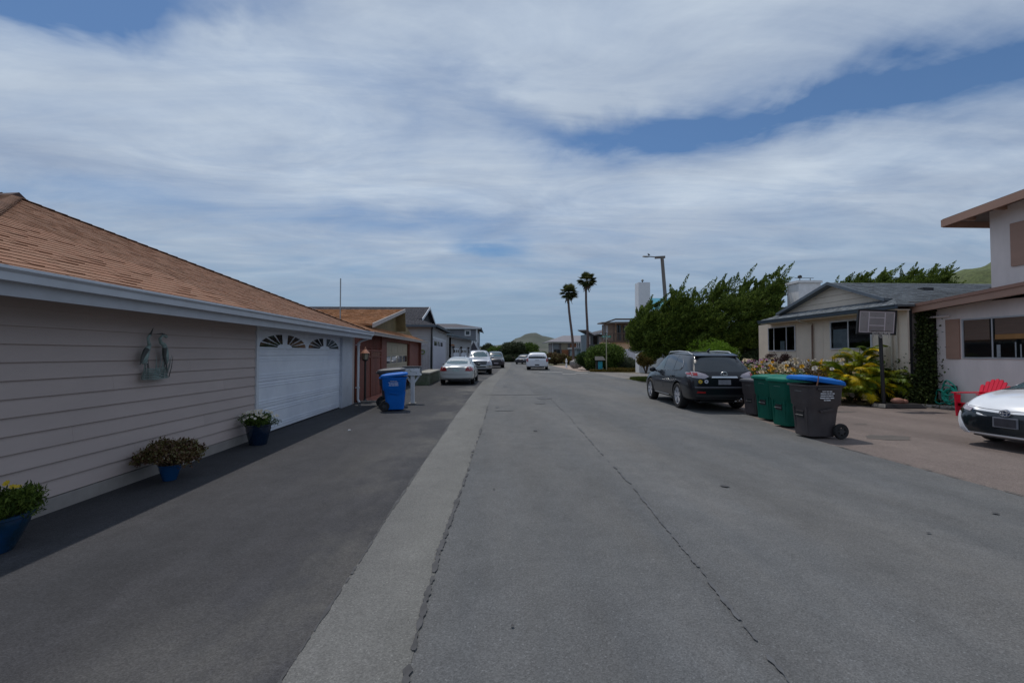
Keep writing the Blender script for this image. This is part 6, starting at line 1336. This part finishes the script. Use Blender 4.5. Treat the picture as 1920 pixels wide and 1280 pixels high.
# ground cover round the sign, grass verge
def ground_cover(name, pts, hts, m, label, size=.08, aspect=.2, cat='ground cover', up=1.5):
    P = np.array(pts); o = leaves(name, P, m, None, size, aspect, D=(0, 0, up), spread=.8, org=(0, 0, 0)); tag(o, label, cat, kind='stuff'); return o
def ell(cx, cy, rx, ry, n, h): 
    a = rng.uniform(0, 2 * np.pi, n); r = np.sqrt(rng.uniform(0, 1, n)); return np.stack([cx + rx * r * np.cos(a), cy + ry * r * np.sin(a), rng.uniform(0, h, n)], 1)
ground_cover('ground_cover', np.concatenate([ell(11.2 + dx, 40.3 + dy, .8, .5, 1500, .12 + .2 * rng.random()) for dx, dy in ((-1.7, .1), (-1, -.2), (-.2, 0), (.5, -.2), (1.2, 0), (2.0, .2))]), None, M_OLIVEG, 'low leafy ground cover at the foot of the large bush', .12, .5)
ground_cover('grass', ell(9.9, 27.6, 1.3, 2.2, 22000, .05), None, M_GRASS, 'small patch of green grass in front of the black SUV', .12, .12, 'grass')
ground_cover('grass', ell(9.3, 17.2, 1.5, 2.2, 16000, .05), None, M_GRASS, 'strip of grass beside and beneath the black SUV', .10, .12, 'grass')
# --- ivy on the wall corner
IV = thing('ivy', 'dark climbing ivy on the recessed corner between the beige and stucco houses', 'climbing plant', (13.8, 14.0, 0))
P = [];
for _ in range(17000):
    z = random.uniform(0, 2.95); y = random.gauss(14.15, .20 + .12 * (1 - z / 3)); x = random.gauss(13.72, .10 + .10 * (1 - z / 3)); P.append((x, y, z))
for _ in range(9000): z = abs(random.gauss(0, .45)); P.append((random.gauss(13.2, .35), random.gauss(14.2, .35), z))
leaves('foliage', np.array(P), mat('ivy_leaf', (.028, .045, .012), .6, var=0, tint=.5, trans=.12, vcol=(.06, .075, .02)), IV, .07, .8)
MB().tube([(13.75, 14.2, 0), (13.8, 14.1, 1.5), (13.7, 14.2, 2.9)], [.03, .025, .01], 6).build('stem', M_BARK, IV)
# --- garden bed and litter
bed = [(9.0, 14.0), (9.6, 13.6), (11.3, 13.75), (12.0, 13.9), (12.9, 13.4), (13.5, 12.6), (13.9, 12.2), (13.9, 13.7), (13.2, 14.4), (13.2, 22), (9.0, 22)]
sheet('garden_bed', bed, .030, mat('bed_soil', (.11, .075, .045), .95, var=.35, scale=6, col2=(.17, .11, .06), bump=.5, bscale=40, speck=.3, sscale=90))
lit = []
while len(lit) < 5200:
    x = random.uniform(11.5, 13.9); y = random.uniform(12.2, 14.4)
    if y > 13.95 - (x - 12.0) * .85 if x > 12 else y > 13.7: lit.append((x, y, .035 + random.uniform(0, .03)))
ground_cover('leaf_litter', lit, None, mat('litter_leaf', (.17, .10, .05), .9, var=0, tint=.5, vcol=(.10, .09, .03)), 'brown leaf litter on the bed below the ivy', .05, .5, 'leaf litter', 0)
B_ = MB(); 
for i, (x, y) in enumerate(((12.2, 13.72), (12.62, 13.42), (12.98, 13.12), (13.3, 12.82))): B_.obox((x + .1, y, .06), (.21, .045, .04), Euler((0, 0, R(-38))).to_matrix())
top_mesh(B_, 'bed_edging', M_CONC, (12.6, 13.4, 0), 'low pale stone edging along the leaf-littered bed', 'edging')
# --- rose and daisy border
RB = thing('rose_bush', 'sprawling rose bush with white and cream blooms in front of the beige house', 'rose bush', (10.3, 15.2, 0))
P = clump_pts([(random.uniform(9.0, 12.0), random.uniform(14.3, 16.8), random.uniform(.15, 1.05), .32, .32, .28) for _ in range(150)], 150, .1)
leaves('foliage', P, mat('rose_leaf', (.075, .065, .022), .7, var=0, tint=.5, trans=.15, vcol=(.12, .055, .03)), RB, .055, .55)
b = MB()
for _ in range(110):
    x, y = random.uniform(9.0, 11.4), random.uniform(14.3, 16.6); b.tube([(x, y, 0), (x + random.uniform(-.15, .15), y, .6), (x + random.uniform(-.3, .3), y + random.uniform(-.2, .2), random.uniform(.9, 1.45))], [.008, .006, .003], 4)
b.build('stems', mat('rose_stem', (.12, .10, .04), .8), RB)
rm = {}
def rose_mesh(m, r):
    b = MB()
    for L_ in range(3):
        k = 5; rr_ = r * (1 - .25 * L_)
        for i in range(k):
            a = 2 * math.pi * (i + L_ * .4) / k; u = Vector((math.cos(a), math.sin(a), 0)); v = Vector((-math.sin(a), math.cos(a), 0)); z = Vector((0, 0, 1))
            b.add([Vector(), u * rr_ * .6 + v * rr_ * .55 + z * r * .25 * (L_ + 1), u * rr_ + z * r * (.2 + .35 * L_), u * rr_ * .6 - v * rr_ * .55 + z * r * .25 * (L_ + 1)], [(0, 1, 2, 3)])
    return b.mesh('bloom', m, fix=False)
M_CRM = mat('cream_petal', (.60, .50, .34), .7, tint=.12); M_GOLD = mat('gold_petal', (.62, .36, .02), .7, tint=.12)
kinds = [rose_mesh(M_WPET, .095), rose_mesh(M_CRM, .095), rose_mesh(M_GOLD, .08), rose_mesh(M_WPET, .07)]
for i in range(150):
    me = random.choice(kinds + kinds[:2] + kinds[3:]); o = bpy.data.objects.new('bloom', me); COL.objects.link(o); o.parent = RB
    x, y = random.uniform(8.9, 12.0), random.uniform(14.0, 16.6); z = random.uniform(.75, 1.42) if y > 14.5 else random.uniform(.2, 1.15)
    o.location = (x - 10.3, y - 15.2, z); o.rotation_euler = (R(random.uniform(20, 80)), 0, random.uniform(-1.2, 1.2))
YB = thing('yellow_flower_bush', 'low yellow-flowering bush just behind the green bins', 'flower bush', (8.95, 14.3, 0))
leaves('foliage', clump_pts([(random.uniform(8.4, 9.8), random.uniform(13.6, 15.2), random.uniform(.2, 1.0), .28, .28, .26) for _ in range(60)], 150, .1), M_MIDG, YB, .055, .45)
for i in range(60):
    o = bpy.data.objects.new('bloom', random.choice([kinds[2], kinds[2], kinds[1]])); COL.objects.link(o); o.parent = YB; o.location = (random.uniform(-.6, .8), random.uniform(-.8, .8), random.uniform(.7, 1.25)); o.rotation_euler = (R(random.uniform(20, 70)), 0, random.uniform(-1.2, 1.2))
PB = thing('pink_flower_bush', 'bush dotted with small pink flowers between the black SUV and the bins', 'flower bush', (8.6, 15.4, 0))
leaves('foliage', clump_pts([(random.uniform(8.0, 9.6), random.uniform(14.6, 16.6), random.uniform(.2, 1.15), .30, .30, .28) for _ in range(70)], 150, .1), M_MIDG, PB, .05, .4)
kp = [rose_mesh(M_PINK, .045), rose_mesh(M_WPET, .04), rose_mesh(mat('pale_pink_petal', (.55, .38, .45), .7, tint=.15), .045)]
for i in range(150):
    o = bpy.data.objects.new('bloom', random.choice(kp)); COL.objects.link(o); o.parent = PB; o.location = (random.uniform(-.7, 1.0), random.uniform(-1.0, .9), random.uniform(.6, 1.42)); o.rotation_euler = (R(random.uniform(20, 70)), 0, random.uniform(-1.2, 1.2))
# --- big split-leaf philodendron, yellow-green
def split_leaf(m, L=1.0, lobes=9, seed=0):
    """deeply lobed leaf in the xz plane, stalk at origin, blade arching forward along +x"""
    r = random.Random(seed); V = []; F = []
    def mid(t): return Vector((L * t, 0, .28 * L * math.sin(t * 2.2) - .34 * L * t * t))
    for j in range(lobes):
        t0 = .10 + .85 * j / lobes
        for sg in (-1, 1):
            a = mid(t0); b2 = mid(min(1, t0 + .075)); d = Vector((.55 + .35 * t0, sg * (1 - .35 * t0), -.28)).normalized(); l = L * .56 * math.sin(math.pi * (.22 + .70 * t0)) * r.uniform(.85, 1.12)
            w = (b2 - a) * .50; k = len(V); c1 = a + d * l * .45 + Vector((0, 0, .04 * L)); e = a + d * l - Vector((0, 0, .10 * L * r.random()))
            V += [a, b2, c1 + w * .9, c1 - w * .5, e]; F += [(k, k + 1, k + 2), (k, k + 2, k + 3), (k + 3, k + 2, k + 4)]
    k = len(V); pts = [mid(i / 6) for i in range(7)]
    for i, p in enumerate(pts): w = .022 * L * (1 - i / 7); V += [p + Vector((0, w, .006)), p + Vector((0, -w, .006))]
    for i in range(6): F += [(k + 2 * i, k + 2 * i + 1, k + 2 * i + 3), (k + 2 * i, k + 2 * i + 3, k + 2 * i + 2)]
    me = bpy.data.meshes.new('leaf'); me.from_pydata([tuple(v) for v in V], [], F); me.materials.append(m); return me
M_PH = [mat('philodendron_leaf', (.19, .22, .010), .5, var=.2, scale=5, trans=.25, tint=.25), mat('philodendron_yellow', (.54, .38, .008), .5, var=.25, scale=5, trans=.25, tint=.2), mat('philodendron_green', (.075, .12, .010), .5, var=.2, scale=5, trans=.2, tint=.25)]
PHL = [split_leaf(M_PH[i % 3], 1.0, 13, i) for i in range(6)]
def philo(label, loc, n, R_, H_, s0=.55, bias=(0, 0)):
    t = thing('philodendron', label, 'philodendron', loc); st = MB(); o3 = Vector(loc)
    for i in range(n):
        az = random.uniform(0, 6.283); rr_ = random.uniform(.1, 1) ** .6 * R_; h = H_ * (1 - .55 * (rr_ / R_) ** 2) * random.uniform(.55, 1)
        p = Vector((rr_ * math.cos(az) * .75 + bias[0] * h, rr_ * math.sin(az) * .75 + bias[1] * h, h)); s_ = s0 * random.uniform(.7, 1.15)
        o = bpy.data.objects.new('leaf', random.choice(PHL[:6] if random.random() < .5 else [PHL[1], PHL[2], PHL[5], PHL[0], PHL[3]])); COL.objects.link(o); o.parent = t
        o.location = p; o.scale = (s_, s_, s_); o.rotation_euler = (random.uniform(-.35, .35), R(random.uniform(-35, 40)), az + random.uniform(-.4, .4))
        st.tube([o3 + Vector((0, 0, .05)), o3 + Vector((p.x * .35, p.y * .35, p.z * .7)), o3 + p], [.018, .014, .010], 5)
    st.build('stalks', mat('philo_stalk', (.12, .15, .03), .6), t); return t
random.seed(11)
philo('broad yellow-green philodendron with drooping split leaves left of the hoop pole', (11.75, 14.5, 0), 170, .85, 1.30, .56)
philo('dark-tipped philodendron growing tallest under the beige house window', (12.45, 14.95, 0), 70, .5, 1.95, .60)
philo('slender philodendron leaning left below the beige house window', (12.0, 15.5, 0), 40, .45, 1.72, .52, (-.1, 0))
philo('yellow-tipped philodendron right of the hoop pole', (12.80, 14.3, 0), 70, .50, 1.25, .52)
for (x, y, lab) in ((12.4, 19.9, 'dark leafless shrub under the far beige house window, left one'), (12.5, 18.9, 'dark leafless shrub under the far beige house window, right one')):
    bush('window_shrub', lab, 'shrub', (x, y, 0), (.35, .35, .35), mat('maroon_leaf', (.06, .025, .025), .8, var=0, tint=.3), 18, 90, .06, cz=1.35)
